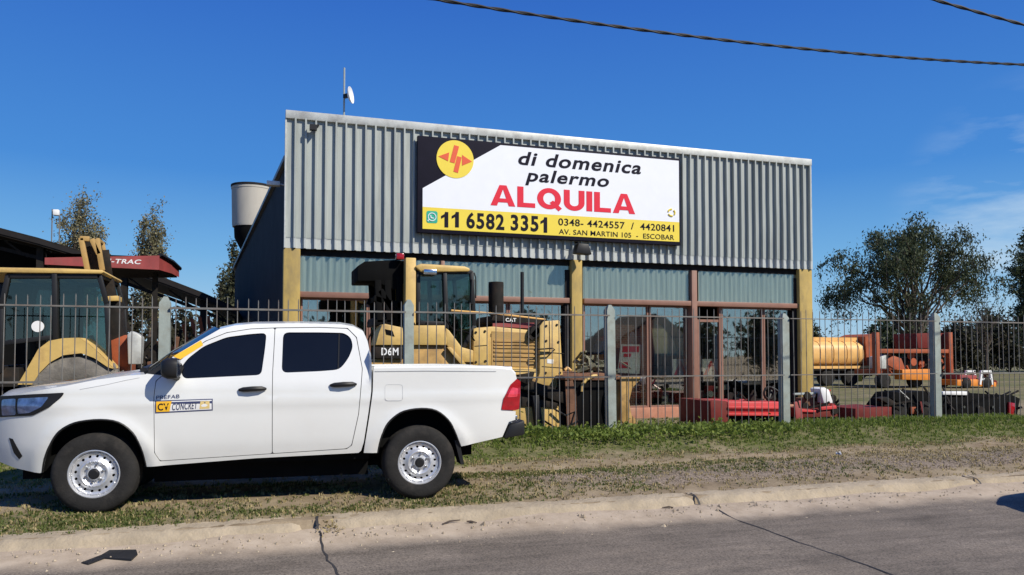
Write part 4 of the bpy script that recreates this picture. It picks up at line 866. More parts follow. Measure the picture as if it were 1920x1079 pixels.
# rear roll-over structure
rp_ = aty(770, 540, DY + .0); ztop_ = aty(770, 484, DY).z; x0 = aty(760.5, 540, DY).x; x1 = aty(780, 540, DY).x
mb = MB(); mb.box(x0, x1, DY - .0, DY + .22, .8, ztop_); mb.box(x0, x1, DY + 1.2, DY + 1.42, .8, ztop_); mb.box(x0 + .01, x1 - .01, DY + .22, DY + 1.2, ztop_ - .22, ztop_ - .03); mb.build('rollover_post', 'yellow_machine', dz, bevel=.015)
p = aty(750, 482, DY + .2); MB().box(p.x - .08, p.x + .06, DY + .1, DY + .25, p.z - .06, p.z + .05).build('tail_lamp', 'red_lens', dz, bevel=.02)
pp('rear_canopy', [(670, 500), (684, 491), (742, 488), (760, 490), (760, 530), (740, 545), (702, 528), (670, 528)], DY + .25, DY + 1.2, 'black', dz, .02)
mb = MB()
for a, b_ in (((708, 526), (712, 606)), ((726, 526), (730, 606)), ((748, 520), (750, 606)), ((700, 560), (752, 575)), ((700, 606), (756, 606)), ((712, 545), (748, 600))):
    for Y_ in (DY + .3, DY + 1.1): p = aty(*a, DY + .3); q = aty(*b_, DY + .3); mb.beam((p.x, Y_, p.z), (q.x, Y_, q.z), .11, .11)

for px_, py_ in ((710, 560), (728, 600), (748, 530)): p = aty(px_, py_, DY + .3); mb.beam((p.x, DY + .3, p.z), (p.x, DY + 1.1, p.z), .1, .1)
mb.build('ripper_frame', 'black', dz, bevel=.01)
pp('counterweight', [(702, 596), (756, 592), (756, 612), (700, 612)], DY + .3, DY + 1.2, 'dark_steel', dz)
# rear body, fuel tank, steps
pp('rear_frame', [(716, 610), (722, 608), (740, 612), (755, 615), (758, 648), (704, 648), (710, 625)], DY - .1, DY + .5, 'yellow_machine', dz, .015)
pp('hitch_recess', [(722, 618), (736, 621), (740, 632), (724, 628)], DY - .106, DY - .101, 'black', dz, 0)
pl = pp('number_plate', [(703, 651), (757, 651), (757, 674), (703, 673)], DY - .12, DY + .3, 'dark_steel', dz)
a, b_ = aty(715, 667, DY - .12), aty(747, 667, DY - .12); letters('plate_lettering', 'D6M', 'white', pl, a.x, b_.x, a.z, aty(715, 653, DY - .12).z, DY - .121, .02, thick=.004)
pp('fender', [(775, 611), (835, 611), (838, 636), (838, 648), (775, 648)], DY - .12, DY + .2, 'yellow_machine', dz, .015)
pp('fender', [(836, 616), (842, 620), (866, 652), (888, 658), (888, 680), (862, 680), (838, 648)], DY - .12, DY + .2, 'yellow_machine', dz, .015)
pp('lower_frame', [(703, 674), (757, 674), (775, 649), (836, 650), (862, 682), (888, 684), (888, 720), (690, 720), (690, 682)], DY - .05, DY + .3, 'yellow_dirty', dz)
pp('step_board', [(838, 652), (846, 652), (874, 684), (864, 684)], DY - .16, DY - .1, 'yellow_machine', dz, .005)
# exhaust stack and pipe
a = aty(930, 530, DY + .7); b_ = aty(930, 590, DY + .7); mb = MB(); mb.lathe([(.0, a.z), (.14, a.z), (.145, a.z - .02), (.145, b_.z), (.08, b_.z - .05), (.08, b_.z - .3)], (a.x, DY + .7, 0), 'z', 20); mb.build('exhaust', 'dark_steel', dz)
a = aty(979, 511, DY + .7); b_ = aty(979, 595, DY + .7); MB().cyl(a, b_, .035).build('intake_pipe', 'black_plastic', dz)
# tracks
tx0, tx1 = aty(735, 780, 13.2).x, aty(1010, 780, 13.2).x
def track(y0, y1):
    r_ = .42; zc = .47; pr = [(tx1 + .15 + r_ * math.cos(a), zc + r_ * math.sin(a)) for a in np.linspace(-math.pi / 2, math.pi / 2, 14)] + [(tx0 + r_ * math.cos(a), zc + r_ * math.sin(a)) for a in np.linspace(math.pi / 2, 1.5 * math.pi, 14)]
    t_ = MB().prism(pr, y0, y1).build('track', 'dark_steel', dz)
    mb = MB(); rp2 = resample(pr, .2)
    for i, (x, z) in enumerate(rp2):
        x2, z2 = rp2[(i + 1) % len(rp2)]; d = Vector((x2 - x, 0, z2 - z)).normalized(); nn = Vector((d.z, 0, -d.x)); c0 = Vector((x, 0, z)) + nn * .02
        mb.beam((c0.x, y0 - .03, c0.z), (c0.x, y1 + .03, c0.z), .14, .05, up=nn)
    mb.build('track_shoes', 'dark_steel', t_)
track(13.12, 13.62); track(14.85, 15.35)
MB().prism(PY([(960, 750), (1047, 757), (1050, 812), (965, 812)], 13.06), 13.06, 13.2).build('track_frame', 'yellow_machine', dz, bevel=.015)
MB().prism(PY([(962, 742), (1046, 756), (1046, 766), (962, 762)], 13.03), 13.03, 13.055).build('track_guard', 'dark_steel', dz, bevel=.005)
pbar('hydraulic_ram', (1002, 742), (1012, 818), 13.0, .16, .12, 'black_plastic', dz); 
for Y_ in (13.05, 15.3): MB().beam(aty(968, 716, Y_), aty(1072, 752, Y_), .10, .20).build('push_arm', 'dark_steel', dz, bevel=.01)
p = aty(968, 707, 13.0); MB().prism(PY([(972, 704), (1003, 699), (998, 716), (988, 722), (972, 714)], 12.95), 12.95, 13.1).build('tow_bracket', 'dark_steel', dz, bevel=.01)
# blade: curved mouldboard seen from behind, with end plate
bx0, bx1 = 12.9, 15.9; bX = aty(1090, 750, 13.3).x
prf = [(.62, 1.12), (.50, 1.02), (.40, .82), (.37, .58), (.42, .34), (.55, .14), (.72, .03)]
mb = MB(); k = len(prf); vs = []
for y in (bx0, bx1):
    for dx, z in prf: vs.append((bX + dx, y, z))
    for dx, z in prf[::-1]: vs.append((bX + dx - .06, y, z - .01))
mb.add(vs, [(i, (i + 1) % (2 * k), 2 * k + (i + 1) % (2 * k), 2 * k + i) for i in range(2 * k)] + [tuple(range(2 * k - 1, -1, -1)), tuple(range(2 * k, 4 * k))]); bl = mb.build('blade', 'rust', dz, recalc=True)
pe = [(1163, 706), (1200, 706), (1199, 712), (1184, 728), (1178, 752), (1182, 778), (1204, 803), (1176, 804), (1164, 790)]
MB().prism(PY(pe, 12.88), 12.84, 12.9).build('end_plate', 'yellow_dirty', bl, bevel=.005)
pp('blade_back', [(1060, 712), (1095, 708), (1163, 714), (1163, 806), (1064, 812)], 12.98, 15.6, 'black', bl, .01)
pp('top_plate', [(1058, 706), (1094, 702), (1128, 700), (1163, 704), (1163, 714), (1094, 714), (1060, 714)], 12.95, 15.7, 'rust', bl, .01)
mb = MB(); mb.tube([aty(1091, 735, 12.93), aty(1092, 722, 12.93), aty(1100, 712, 12.93), aty(1112, 706, 12.93), aty(1122, 704, 13.0)], .03, 8); mb.build('hose_guard', 'yellow_machine', bl)
mb = MB(); mb.tube([aty(1059, 695, 13.0), aty(1064, 690, 13.0), aty(1070, 696, 13.0)], .03, 8); mb.build('lifting_eye', 'cream_tank', bl)
mb = MB(); mb.tube([aty(1040, 768, 12.98), aty(1060, 780, 12.95), aty(1078, 772, 12.95), aty(1070, 800, 12.95)], .018, 6); mb.tube([aty(1020, 790, 12.98), aty(1050, 808, 12.95), aty(1085, 790, 12.95)], .018, 6); mb.build('hydraulic_hose', 'black_plastic', dz)
pp('mould_edge', [(1060, 716), (1074, 714), (1080, 740), (1084, 806), (1064, 810)], 12.955, 12.978, 'rust', bl, 0); pp('mould_edge', [(1148, 716), (1163, 716), (1163, 800), (1152, 800)], 12.955, 12.978, 'yellow_dirty', bl, 0)
# load of scrap and earth lodged on the blade's top plate
hp = aty(1112, 695, 13.6); mb = MB(); rr_ = random.Random(4)
for k in range(46):
    c = Vector((hp.x + rr_.gauss(0, .22), 13.5 + rr_.gauss(0, .2), hp.z - .05 + abs(rr_.gauss(0, .16)))); d = Vector((rr_.gauss(0, 1), rr_.gauss(0, 1), rr_.gauss(0, .6))).normalized() * rr_.uniform(.06, .2); mb.beam(c - d, c + d, rr_.uniform(.02, .08), rr_.uniform(.02, .07), up=(rr_.gauss(0, 1), rr_.gauss(0, 1), rr_.gauss(0, 1)))
M['scrap'] = mat('scrap', (.12, .12, .075), .8, .2, .6, 8, dirt=(.3, .24, .15), da=.5, ds=8)
tag(mb.build('scrap_heap', 'scrap', loc=(hp.x, 13.5, hp.z - .2)), 'heap of small metal scrap piled above the bulldozer blade', 'scrap heap')

# ================================================================== BACKHOE LOADER at the left
BY = 13.3
bh = thing('backhoe_loader', 'yellow backhoe loader with tinted cab behind the fence at left', 'backhoe', (aty(100, 700, BY).x, 14.1, .0))
pp('cab_roof', [(-70, 501), (120, 504), (192, 507), (195, 511), (190, 514), (-70, 511)], BY + .0, BY + 1.7, 'yellow_machine', bh, .015)
mb = MB()
for a, b_, w_ in (((16, 516), (2, 580), .07), ((2, 580), (0, 700), .07), ((104, 515), (106, 640), .18), ((186, 516), (200, 570), .07), ((200, 570), (206, 690), .06), ((16, 519), (188, 519), .07), ((-60, 516), (-75, 700), .08), ((0, 645), (110, 632), .06)):
    for Y_ in (BY + .08, BY + 1.68): p = aty(*a, BY + .08); q = aty(*b_, BY + .08); mb.beam((p.x, Y_, p.z), (q.x, Y_, q.z), w_, .07)

for px_, py_ in ((16, 517), (104, 517), (186, 517), (0, 690), (206, 688), (-66, 560)): p = aty(px_, py_, BY + .08); mb.beam((p.x, BY + .08, p.z), (p.x, BY + 1.68, p.z), .06, .06)
mb.build('cab_frame', 'black_plastic', bh, bevel=.008)
for pts in ([(17, 519), (98, 519), (98, 630), (3, 645), (4, 580)], [(110, 519), (185, 519), (198, 570), (203, 688), (112, 640)]):
    for Y_ in (BY + .09, BY + 1.66): MB().prism(PY(pts, BY + .09) if Y_ < 14 else PY(pts, BY + .09), Y_, Y_ + .006).build('window', 'cab_glass', bh)
sx_ = aty(60, 640, BY).x; mb = MB(); mb.box(sx_ - .1, sx_ + .4, BY + .5, BY + 1.1, .9, 1.5); mb.box(sx_ - .22, sx_ - .06, BY + .5, BY + 1.1, 1.4, 2.15); mb.box(sx_ - .5, sx_ + 1.2, BY + .2, BY + 1.6, .7, 1.05); mb.build('seat', 'black_plastic', bh, bevel=.04)
MB().lathe([(0, -.01), (.085, -.01), (.085, 0)], (aty(71, 613, BY + .085).x, BY + .085, aty(71, 613, BY + .085).z), 'y', 20).build('sticker', 'white', bh)
fo = [(33, 722), (52, 690), (72, 655), (92, 640), (118, 635), (148, 634), (166, 646), (190, 668), (212, 692)]; fi = [(203, 690), (176, 672), (152, 663), (118, 667), (94, 680), (74, 700), (60, 722)]
mb = MB(); a = PY(fo, BY - .35); b_ = PY(fi, BY - .35)
mb.prism(a + b_, BY - .35, BY - .28); fb = PY(fo, BY - .35)
vs = [];
for x, z in fb: vs += [(x, BY - .34, z), (x, BY + .25, z)]
mb.add(vs, [(2 * i, 2 * i + 1, 2 * i + 3, 2 * i + 2) for i in range(len(fb) - 1)]); mb.build('fender', 'yellow_machine', bh)
wc = aty(136, 772, BY - .3); mb = MB(); rw2 = wc.z - aty(136, 857, BY - .3).z
zc = .74; mb.lathe([(.36, .0), (.42, -.04), (.62, -.05), (.72, -.02), (.75, .05), (.75, .42), (.70, .5), (.4, .5)], (wc.x, BY - .28, zc), 'y', 40)
for k in range(24):
    a = 2 * math.pi * k / 24; mb.beam((wc.x + .76 * math.cos(a), BY - .26, zc + .76 * math.sin(a)), (wc.x + .76 * math.cos(a + .16), BY + .2, zc + .76 * math.sin(a + .16)), .05, .05, up=(math.cos(a), 0, math.sin(a)))
M['tyre_grey'] = mat('tyre_grey', (.16, .145, .125), .9, 0, .3, 6, bump=.3, dirt=(.3, .27, .22), da=.6, ds=5)
wh = mb.build('wheel', 'tyre_grey', bh); MB().lathe([(0, .06), (.2, .06), (.24, .02), (.36, .02), (.38, -.02)], (wc.x, BY - .28, zc), 'y', 32).build('rim', 'cream_tank', wh)
pp('side_body', [(-80, 690), (36, 690), (36, 730), (214, 700), (214, 760), (-80, 770)], BY + .2, BY + 1.4, 'dark_steel', bh)
pp('bonnet', [(-260, 728), (10, 730), (12, 750), (-260, 752)], BY + .3, BY + 1.3, 'yellow_machine', bh, .03)
wb = aty(-200, 770, BY); mb = MB().lathe([(.0, -.05), (.25, -.05), (.5, -.05), (.55, .05), (.55, .35), (.3, .4)], (wb.x, BY - .1, .55), 'y', 32); mb.build('wheel', 'tyre_grey', bh)
mb = MB()
for a, b_ in (((152, 447), (165, 512)), ((182, 449), (192, 508)), ((150, 448), (168, 449)), ((172, 449), (186, 478))):
    for Y_ in (BY + .7, BY + 1.1): p = aty(*a, BY + .7); q = aty(*b_, BY + .7); mb.beam((p.x, Y_, p.z), (q.x, Y_, q.z), .055, .08)

for px_, py_ in ((152, 449), (183, 450), (165, 510), (190, 506)): p = aty(px_, py_, BY + .7); mb.beam((p.x, BY + .7, p.z), (p.x, BY + 1.1, p.z), .05, .05)
bm_ = mb.build('boom', 'yellow_mid', bh, bevel=.01)
mb = MB(); mb.beam(aty(168, 452, BY + .9), aty(181, 512, BY + .9), .16, .3); mb.beam(aty(192, 470, BY + .9), aty(199, 520, BY + .9), .04, .2); mb.beam(aty(199, 520, BY + .9), aty(215, 600, BY + .9), .12, .2); mb.build('hydraulic_ram', 'dark_steel', bm_, bevel=.01)
pp('work_lamp', [(189, 557), (221, 555), (221, 565), (189, 566)], BY + .5, BY + .9, 'yellow_machine', bh)
pp('dipper_arm', [(208, 566), (222, 566), (230, 630), (236, 700), (206, 700), (204, 630)], BY + .6, BY + 1.0, 'dark_steel', bh)
pp('bucket', [(206, 640), (236, 628), (242, 640), (240, 700), (206, 700)], BY + .3, BY + 1.1, 'orange_rust', bh, .02)
pp('stabilizer', [(238, 628), (246, 621), (258, 626), (267, 633), (264, 684), (240, 684)], BY + .1, BY + .35, 'flashing', bh, .02)

# ================================================================== OPEN SHED, RED CANOPY at the left
HY = 25.0
shed = thing('open_shed', 'dark open-sided shed with a low curved metal roof behind the backhoe', 'shed', (aty(150, 600, HY).x, HY + 4, -.15))
rl = [(-300, 372), (-150, 396), (0, 428), (70, 446), (140, 467), (230, 494), (315, 524), (380, 549), (432, 572), (446, 580)]
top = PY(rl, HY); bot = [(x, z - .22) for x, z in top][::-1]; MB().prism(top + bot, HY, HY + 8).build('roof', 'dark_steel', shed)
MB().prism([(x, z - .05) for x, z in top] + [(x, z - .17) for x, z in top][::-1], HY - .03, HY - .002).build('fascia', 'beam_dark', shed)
mb = MB()
lo_ = [(x, z - .3) for x, z in top]; 
for (x, z) in lo_[1::2]: MB().box(x - .09, x + .09, HY + .3, HY + .5, -.3, z + .08).build('post', 'dark_steel', shed)
for i in range(len(top) - 1): mb.beam((top[i][0], HY + .4, top[i][1] - .55), (top[i + 1][0], HY + .4, top[i + 1][1] - .55), .06, .1)
for (x, z) in top[1:-1]: mb.beam((x, HY + .4, z - .3), (x + .6, HY + .4, z - .75), .05, .05)
mb.build('truss', 'dark_steel', shed)
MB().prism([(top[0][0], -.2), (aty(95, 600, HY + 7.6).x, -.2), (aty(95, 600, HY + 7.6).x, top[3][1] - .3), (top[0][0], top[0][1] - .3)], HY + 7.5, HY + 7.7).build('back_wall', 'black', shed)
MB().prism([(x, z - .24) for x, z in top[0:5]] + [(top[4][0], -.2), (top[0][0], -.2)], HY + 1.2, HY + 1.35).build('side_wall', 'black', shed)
RY = 20.0
rc = thing('red_canopy', 'red sheet metal canopy with white lettering in front of the dark shed', 'canopy', (aty(210, 600, RY).x, RY + 1, -.1))
A = [aty(84, 484, RY), aty(299, 480, RY)]; B = [aty(84, 500, RY), aty(303, 502, RY)]
sx = A[1].x; zt, zb2 = A[1].z, B[0].z
mb = MB(); mb.add([(A[0].x, RY, A[0].z), (sx, RY, zt), (sx, RY, zb2), (A[0].x, RY, zb2 + .04), (A[0].x, RY + .08, A[0].z), (sx, RY + .08, zt), (sx, RY + .08, zb2), (A[0].x, RY + .08, zb2 + .04)], [(3, 2, 1, 0), (4, 5, 6, 7), (0, 1, 5, 4), (1, 2, 6, 5), (2, 3, 7, 6), (3, 0, 4, 7)]); fsc = mb.build('fascia', 'red_paint', rc)
e1 = aty(322, 503, RY + .9).x - sx; e2 = aty(336, 503, RY + 2).x - sx
mb = MB(); mb.add([(sx + .002, RY + .02, zt), (sx + e1, RY + .9, zt - .05), (sx + e2, RY + 2.0, zt - .10), (sx + e2, RY + 2.0, zb2 + .02), (sx + e1, RY + .9, zb2 + .01), (sx + .002, RY + .02, zb2)], [(0, 5, 4, 1), (1, 4, 3, 2)]); mb.build('side_fascia', 'red_paint', rc)
mb = MB(); mb.add([(A[0].x, RY + .085, zt - .02), (sx, RY + .085, zt - .02), (sx + e1 - .05, RY + .9, zt - .07), (sx + e2 - .05, RY + 2.0, zt - .12), (A[0].x, RY + 2, zt - .2), (A[0].x, RY + .085, zb2 + .03), (sx, RY + .085, zb2 + .03), (sx + e1 - .05, RY + .9, zb2 + .01), (sx + e2 - .05, RY + 2.0, zb2 + .01), (A[0].x, RY + 2, zb2 - .08)], [(0, 1, 2, 3, 4), (9, 8, 7, 6, 5), (3, 8, 9, 4), (4, 9, 5, 0)]); mb.build('roof', 'beam_dark', rc)
mb = MB(); mb.tube([(sx + .01, RY, zt + .02), (sx + e1 + .02, RY + .9, zt - .04), (sx + e2 + .02, RY + 2, zt - .09)], .05, 6); mb.build('trim', 'black_plastic', rc)
pL, pR = aty(194, 494, RY), aty(265, 495, RY); letters('lettering', 'N-TRAC', 'white', fsc, pL.x, pR.x, pL.z, aty(194, 485.5, RY).z, RY - .001, .02, .2, .004)
for xx in (A[0].x + .3, sx - .2): MB().box(xx - .06, xx + .06, RY + .9, RY + 1.02, -.3, zb2).build('post', 'dark_steel', rc)
for k, (px, t_, b_, lb_) in enumerate(((98, 393, 478, 'thin aerial mast with a small white box at its top above the dark shed roof'), (112, 404, 482, 'shorter bare aerial mast standing right of the mast with the white box'))):
    Y_ = HY + 1 + k; a = aty(px, t_, Y_); b_ = aty(px, b_, Y_); o = thing('aerial_mast', lb_, 'aerial', (a.x, Y_, b_.z), group=None); MB().tube([(a.x, Y_, b_.z - .6), (a.x, Y_, a.z)], .018, 6).build('mast', 'picket', o)
    if k == 0: c_ = aty(106, 400, Y_); MB().box(c_.x - .085, c_.x + .085, Y_ - .1, Y_ + .05, c_.z - .09, c_.z + .09).build('receiver_box', 'white', o, bevel=.03); MB().beam((a.x, Y_, c_.z + .05), (c_.x, Y_, c_.z + .02), .03, .03).build('bracket', 'galv', o)
# ================================================================== WATER TOWER
WY = 34.0; c_ = aty(473, 390, WY); rt = (aty(512, 390, WY).x - aty(434, 390, WY).x) / 2; zt_, zb_ = aty(473, 354, WY).z, aty(473, 428, WY).z
wt = thing('water_tower', 'pale concrete water tank on a dark tower beside the showroom', 'water tower', (c_.x, WY, -.15))
MB().lathe([(0, zb_), (rt * .94, zb_), (rt * .96, zb_ + .1), (rt, zt_ - .1), (rt * 1.02, zt_ - .09), (rt * 1.02, zt_), (0, zt_ + .03)], (c_.x, WY, 0), 'z', 40).build('tank', 'tank', wt)
MB().lathe([(rt * .985, zt_ + .005), (rt * 1.04, zt_ + .005), (rt * 1.04, zt_ + .09), (0, zt_ + .16)], (c_.x, WY, 0), 'z', 40).build('lid', 'beam_dark', wt)
MB().lathe([(0, 1), (rt * .5, 1), (rt * .5, zb_ - 1.1), (rt * .9, zb_ - .45), (rt * .93, zb_ - .004), (0, zb_ - .004)], (c_.x + .05, WY, 0), 'z', 32).build('cone', 'black', wt)
MB().box(c_.x - rt * .62, c_.x + rt * .6, WY - .6, WY + .6, -.3, zb_ - 1.4).build('tower', 'wall_dark', wt)
MB().tube([(c_.x + .5, WY - rt - .02, zb_ + .3), (c_.x + .5, WY - rt - .12, zb_ + .3), (c_.x + .5, WY - rt - .12, 0)], .06, 8).build('outlet_pipe', 'black_plastic', wt)
m = mat('brick_courses', (.27, .10, .075), .85); M['brick_courses'] = m; n = m.node_tree.nodes; l = m.node_tree.links.new; bk = n.new('ShaderNodeTexBrick'); t = n.new('ShaderNodeTexCoord'); mpn = n.new('ShaderNodeMapping'); mpn.inputs['Rotation'].default_value = (R(90), 0, 0); l(t.outputs['Object'], mpn.inputs[0]); l(mpn.outputs[0], bk.inputs['Vector'])
bk.inputs['Color1'].default_value = (.24, .085, .06, 1); bk.inputs['Color2'].default_value = (.33, .13, .09, 1); bk.inputs['Mortar'].default_value = (.36, .28, .23, 1); bk.inputs['Scale'].default_value = 4.2; bk.inputs['Mortar Size'].default_value = .03; l(bk.outputs[0], n['Principled BSDF'].inputs['Base Color'])
# ================================================================== YARD MACHINERY at the right
TY = 34.0
tk = thing('tank_trailer', 'cream and orange tank trailer parked right of the showroom', 'tank trailer', (aty(1570, 700, TY).x, TY + 1, -.15))
x0, x1 = aty(1470, 660, TY).x, aty(1626, 660, TY).x; z0, z1 = aty(1570, 690, TY).z, aty(1570, 639, TY).z; zc = (z0 + z1) / 2; hr = (z1 - z0) / 2
mb = MB(); k = 24; sec = []
for j in range(k): a = 2 * math.pi * j / k; q = (abs(math.cos(a)) ** 3.2 + abs(math.sin(a)) ** 3.2) ** (-1 / 3.2); sec.append((math.cos(a) * q * 1.05, math.sin(a) * q * hr))
vs = []; st = ((x0, .86), (x0 + .15, 1), (x1 - .2, 1), (x1, .86))
for x, s_ in st:
    for y, z in sec: vs.append((x, TY + 1.1 + y * s_, zc + z * s_))
mb.add(vs, [(i * k + j, i * k + (j + 1) % k, (i + 1) * k + (j + 1) % k, (i + 1) * k + j) for i in range(3) for j in range(k)] + [tuple(range(k)), tuple(range(4 * k - 1, 3 * k - 1, -1))]); tkb = mb.build('tank', 'cream_tank', tk, recalc=True)
mb = MB()
for px in (1540, 1565, 1590, 1612):
    xx = aty(px, 660, TY).x; mb.tube([(xx, TY + 1.1 + y * 1.01, zc + z * 1.01) for y, z in sec + sec[:1]], .022, 5)
mb.build('band', 'cream_tank', tkb)
MB().box(x0, x1 + .1, TY - .05, TY + .08, aty(1570, 692, TY).z, aty(1570, 687, TY).z).build('side_rail', 'cream_tank', tk)
MB().box(x0, x1 - .2, TY + .5, TY + 1.5, aty(1570, 640, TY).z, aty(1570, 633, TY).z).build('catwalk', 'cream_tank', tk)
MB().prism(PY([(1622, 632), (1634, 627), (1648, 630), (1648, 700), (1626, 690)], TY), TY, TY + 2).build('end_panel', 'orange_rust', tk)
MB().box(x0, x1 + .6, TY + .3, TY + 1.7, aty(1570, 707, TY).z, aty(1570, 693, TY).z).build('chassis', 'dark_steel', tk)
for px in (1555, 1600): c_ = aty(px, 706, TY); MB().lathe([(0, -.1), (.2, -.1), (.42, -.08), (.46, .0), (.46, .3), (0, .3)], (c_.x, TY + .15, .32), 'y', 24).build('wheel', 'tyre', tk)
MB().prism(PY([(1608, 693), (1618, 693), (1616, 716), (1610, 716)], TY), TY - .02, TY + .1).build('support_leg', 'sign_yellow', tk)
PYY = 31.0
pv = thing('paving_machine', 'rust orange frame machine with raised beam standing beside the cream tank trailer', 'machine', (aty(1715, 700, PYY).x, PYY + 1, -.15))
def p5(nm, pts, y0, y1, mt, par, bev=.01): return MB().prism(PY(pts, y0), y0, y1).build(nm, mt, par, bevel=bev)
p5('top_beam', [(1650, 655), (1786, 656), (1786, 663), (1650, 663)], PYY, PYY + .3, 'orange_rust', pv)
p5('upright', [(1643, 624), (1649, 624), (1651, 702), (1645, 702)], PYY - .02, PYY + .3, 'orange_rust', pv); p5('upright', [(1779, 624), (1786, 624), (1788, 702), (1781, 702)], PYY - .02, PYY + .3, 'orange_rust', pv)
p5('hopper', [(1718, 626), (1750, 625), (1778, 626), (1778, 654), (1722, 654)], PYY + .35, PYY + 1.9, 'maroon', pv)
p5('side_plate', [(1664, 675), (1676, 668), (1690, 673), (1698, 694), (1666, 694)], PYY + .1, PYY + .2, 'orange_rust', pv)
p5('chassis', [(1640, 694), (1694, 694), (1756, 694), (1790, 700), (1790, 706), (1694, 706), (1640, 704)], PYY + .3, PYY + 1.7, 'orange_rust', pv)
p5('engine_box', [(1692, 694), (1751, 693), (1751, 714), (1692, 713)], PYY - .25, PYY + .28, 'orange', pv, .03)
p5('engine_block', [(1650, 670), (1662, 666), (1662, 692), (1650, 692)], PYY + .1, PYY + .8, 'flashing', pv); p5('fuel_tank', [(1700, 672), (1742, 668), (1746, 692), (1700, 692)], PYY + .5, PYY + 1.5, 'dark_steel', pv)
for px in (1662, 1722, 1774): c_ = aty(px, 712, PYY); MB().lathe([(0, -.05), (.2, -.05), (.34, -.04), (.38, .02), (.38, .3), (0, .3)], (c_.x, PYY + .1, .22), 'y', 24).build('wheel', 'tyre', pv)
QY = 30.0
oi = thing('orange_implement', 'low orange and red implement with white upright frames in the yard', 'farm implement', (aty(1835, 715, QY).x, QY + .5, -.15))
p5('base', [(1795, 713), (1830, 712), (1868, 718), (1868, 726), (1795, 724)], QY, QY + 1.2, 'orange', oi); p5('red_hopper', [(1800, 703), (1832, 705), (1830, 714), (1800, 714)], QY + .1, QY + 1, 'red_paint', oi)
mb = MB()
for a, b_ in (((1840, 696), (1837, 722)), ((1856, 696), (1860, 722)), ((1840, 697), (1857, 697)), ((1839, 712), (1858, 712))): mb.beam(aty(*a, QY), aty(*b_, QY), .1, .1)
mb.build('upright_frame', 'white', oi)
mb = MB()
for a, b_ in (((1810, 697), (1828, 697)), ((1826, 696), (1828, 706)), ((1812, 697), (1810, 704))): mb.beam(aty(*a, QY + .3), aty(*b_, QY + .3), .08, .1)
mb.build('guard_rail', 'white', oi)
for k_, (px, lb_) in enumerate(((1812, 'left'), (1850, 'right'))): c_ = aty(px, 722, QY); MB().lathe([(0, -.05), (.2, -.05), (.28, 0), (.28, .2), (0, .2)], (c_.x, QY - .05, .1), 'y', 20).build('wheel', 'tyre', oi)

NY = 14.0
rm = thing('rotary_mower', 'bright red rotary mower deck lying behind the fence before the glazed door', 'mower', (aty(1400, 790, NY).x, NY + .6, 0))
p5('deck', [(1364, 754), (1474, 755), (1474, 780), (1366, 781)], NY + .02, NY + 1.3, 'red_bright', rm, .02)
p5('side_skirt', [(1332, 753), (1363, 753), (1366, 800), (1334, 800)], NY, NY + 1.3, 'maroon', rm, .01)
p5('rib', [(1366, 763), (1474, 764), (1474, 768), (1366, 767)], NY - .04, NY + .018, 'red_bright', rm, .008); p5('rib', [(1366, 776), (1474, 777), (1474, 781), (1366, 780)], NY - .04, NY + .018, 'red_bright', rm, .008)
p5('blade_housing', [(1368, 783), (1472, 783), (1470, 802), (1370, 802)], NY + .12, NY + 1.2, 'black', rm)
c_ = aty(1450, 735, NY + .4); MB().tube([aty(1440, 756, NY + .4), aty(1448, 728, NY + .5), aty(1466, 740, NY + .5)], .035, 8).build('linkage', 'black_plastic', rm)
mb = MB(); mb.lathe([(.13, -.03), (.16, 0), (.13, .03), (.10, 0), (.13, -.03)], (aty(1442, 742, NY + .4).x, NY + .4, aty(1442, 738, NY + .4).z), 'y', 20); mb.build('gauge_wheel', 'tyre', rm)
r2 = thing('flail_mower', 'smaller red implement with a white guard between fence posts beside the mower deck', 'mower', (aty(1530, 790, NY).x, NY + .5, 0))
p5('deck', [(1494, 766), (1534, 768), (1568, 762), (1571, 782), (1498, 784)], NY + .1, NY + 1, 'maroon', r2, .01)
p5('strip', [(1496, 768), (1530, 770), (1530, 774), (1496, 773)], NY + .06, NY + .098, 'red_bright', r2, .004); p5('strip', [(1540, 764), (1568, 761), (1569, 767), (1540, 770)], NY + .06, NY + .098, 'red_bright', r2, .004)
MB().prism(PY([(1538, 730), (1546, 727), (1555, 732), (1563, 757), (1545, 757)], NY + .15), NY + .15, NY + .5).build('guard', 'white', r2, bevel=.02)
p5('roller', [(1500, 778), (1570, 778), (1568, 800), (1502, 800)], NY + .2, NY + .9, 'black', r2, .03); p5('side_plate', [(1490, 755), (1502, 752), (1508, 800), (1494, 800)], NY + .05, NY + .1, 'red_paint', r2)
p5('top_link', [(1490, 738), (1540, 736), (1540, 741), (1490, 742)], NY + .3, NY + .36, 'galv', r2); p5('gearbox', [(1510, 748), (1532, 746), (1534, 762), (1510, 762)], NY + .35, NY + .7, 'rust', r2)
def tangle(par, pxa, pxb, pya, pyb, Y0, n_, seed, mt='dark_steel', w_=.035):
    rq = random.Random(seed); mb = MB()
    for q in range(n_):
        a_ = aty(rq.uniform(pxa, pxb), rq.uniform(pya, pyb), Y0 + rq.uniform(0, .8)); d_ = Vector((rq.gauss(0, 1), rq.gauss(0, .5), rq.gauss(0, .7))).normalized() * rq.uniform(.1, .35)
        if q % 4 == 0: mb.lathe([(0, -.03), (w_ * 2.4, -.03), (w_ * 2.6, 0), (w_ * 2.4, .03), (0, .03)], a_, 'y', 12)
        else: mb.beam(a_ - d_, a_ + d_, w_, w_)
    mb.build('linkage_bars', mt, par)
tangle(rm, 1366, 1470, 740, 756, NY + .2, 14, 1); tangle(r2, 1496, 1568, 742, 772, NY + .05, 18, 2); tangle(r2, 1500, 1560, 745, 765, NY + .1, 7, 3, 'red_bright')
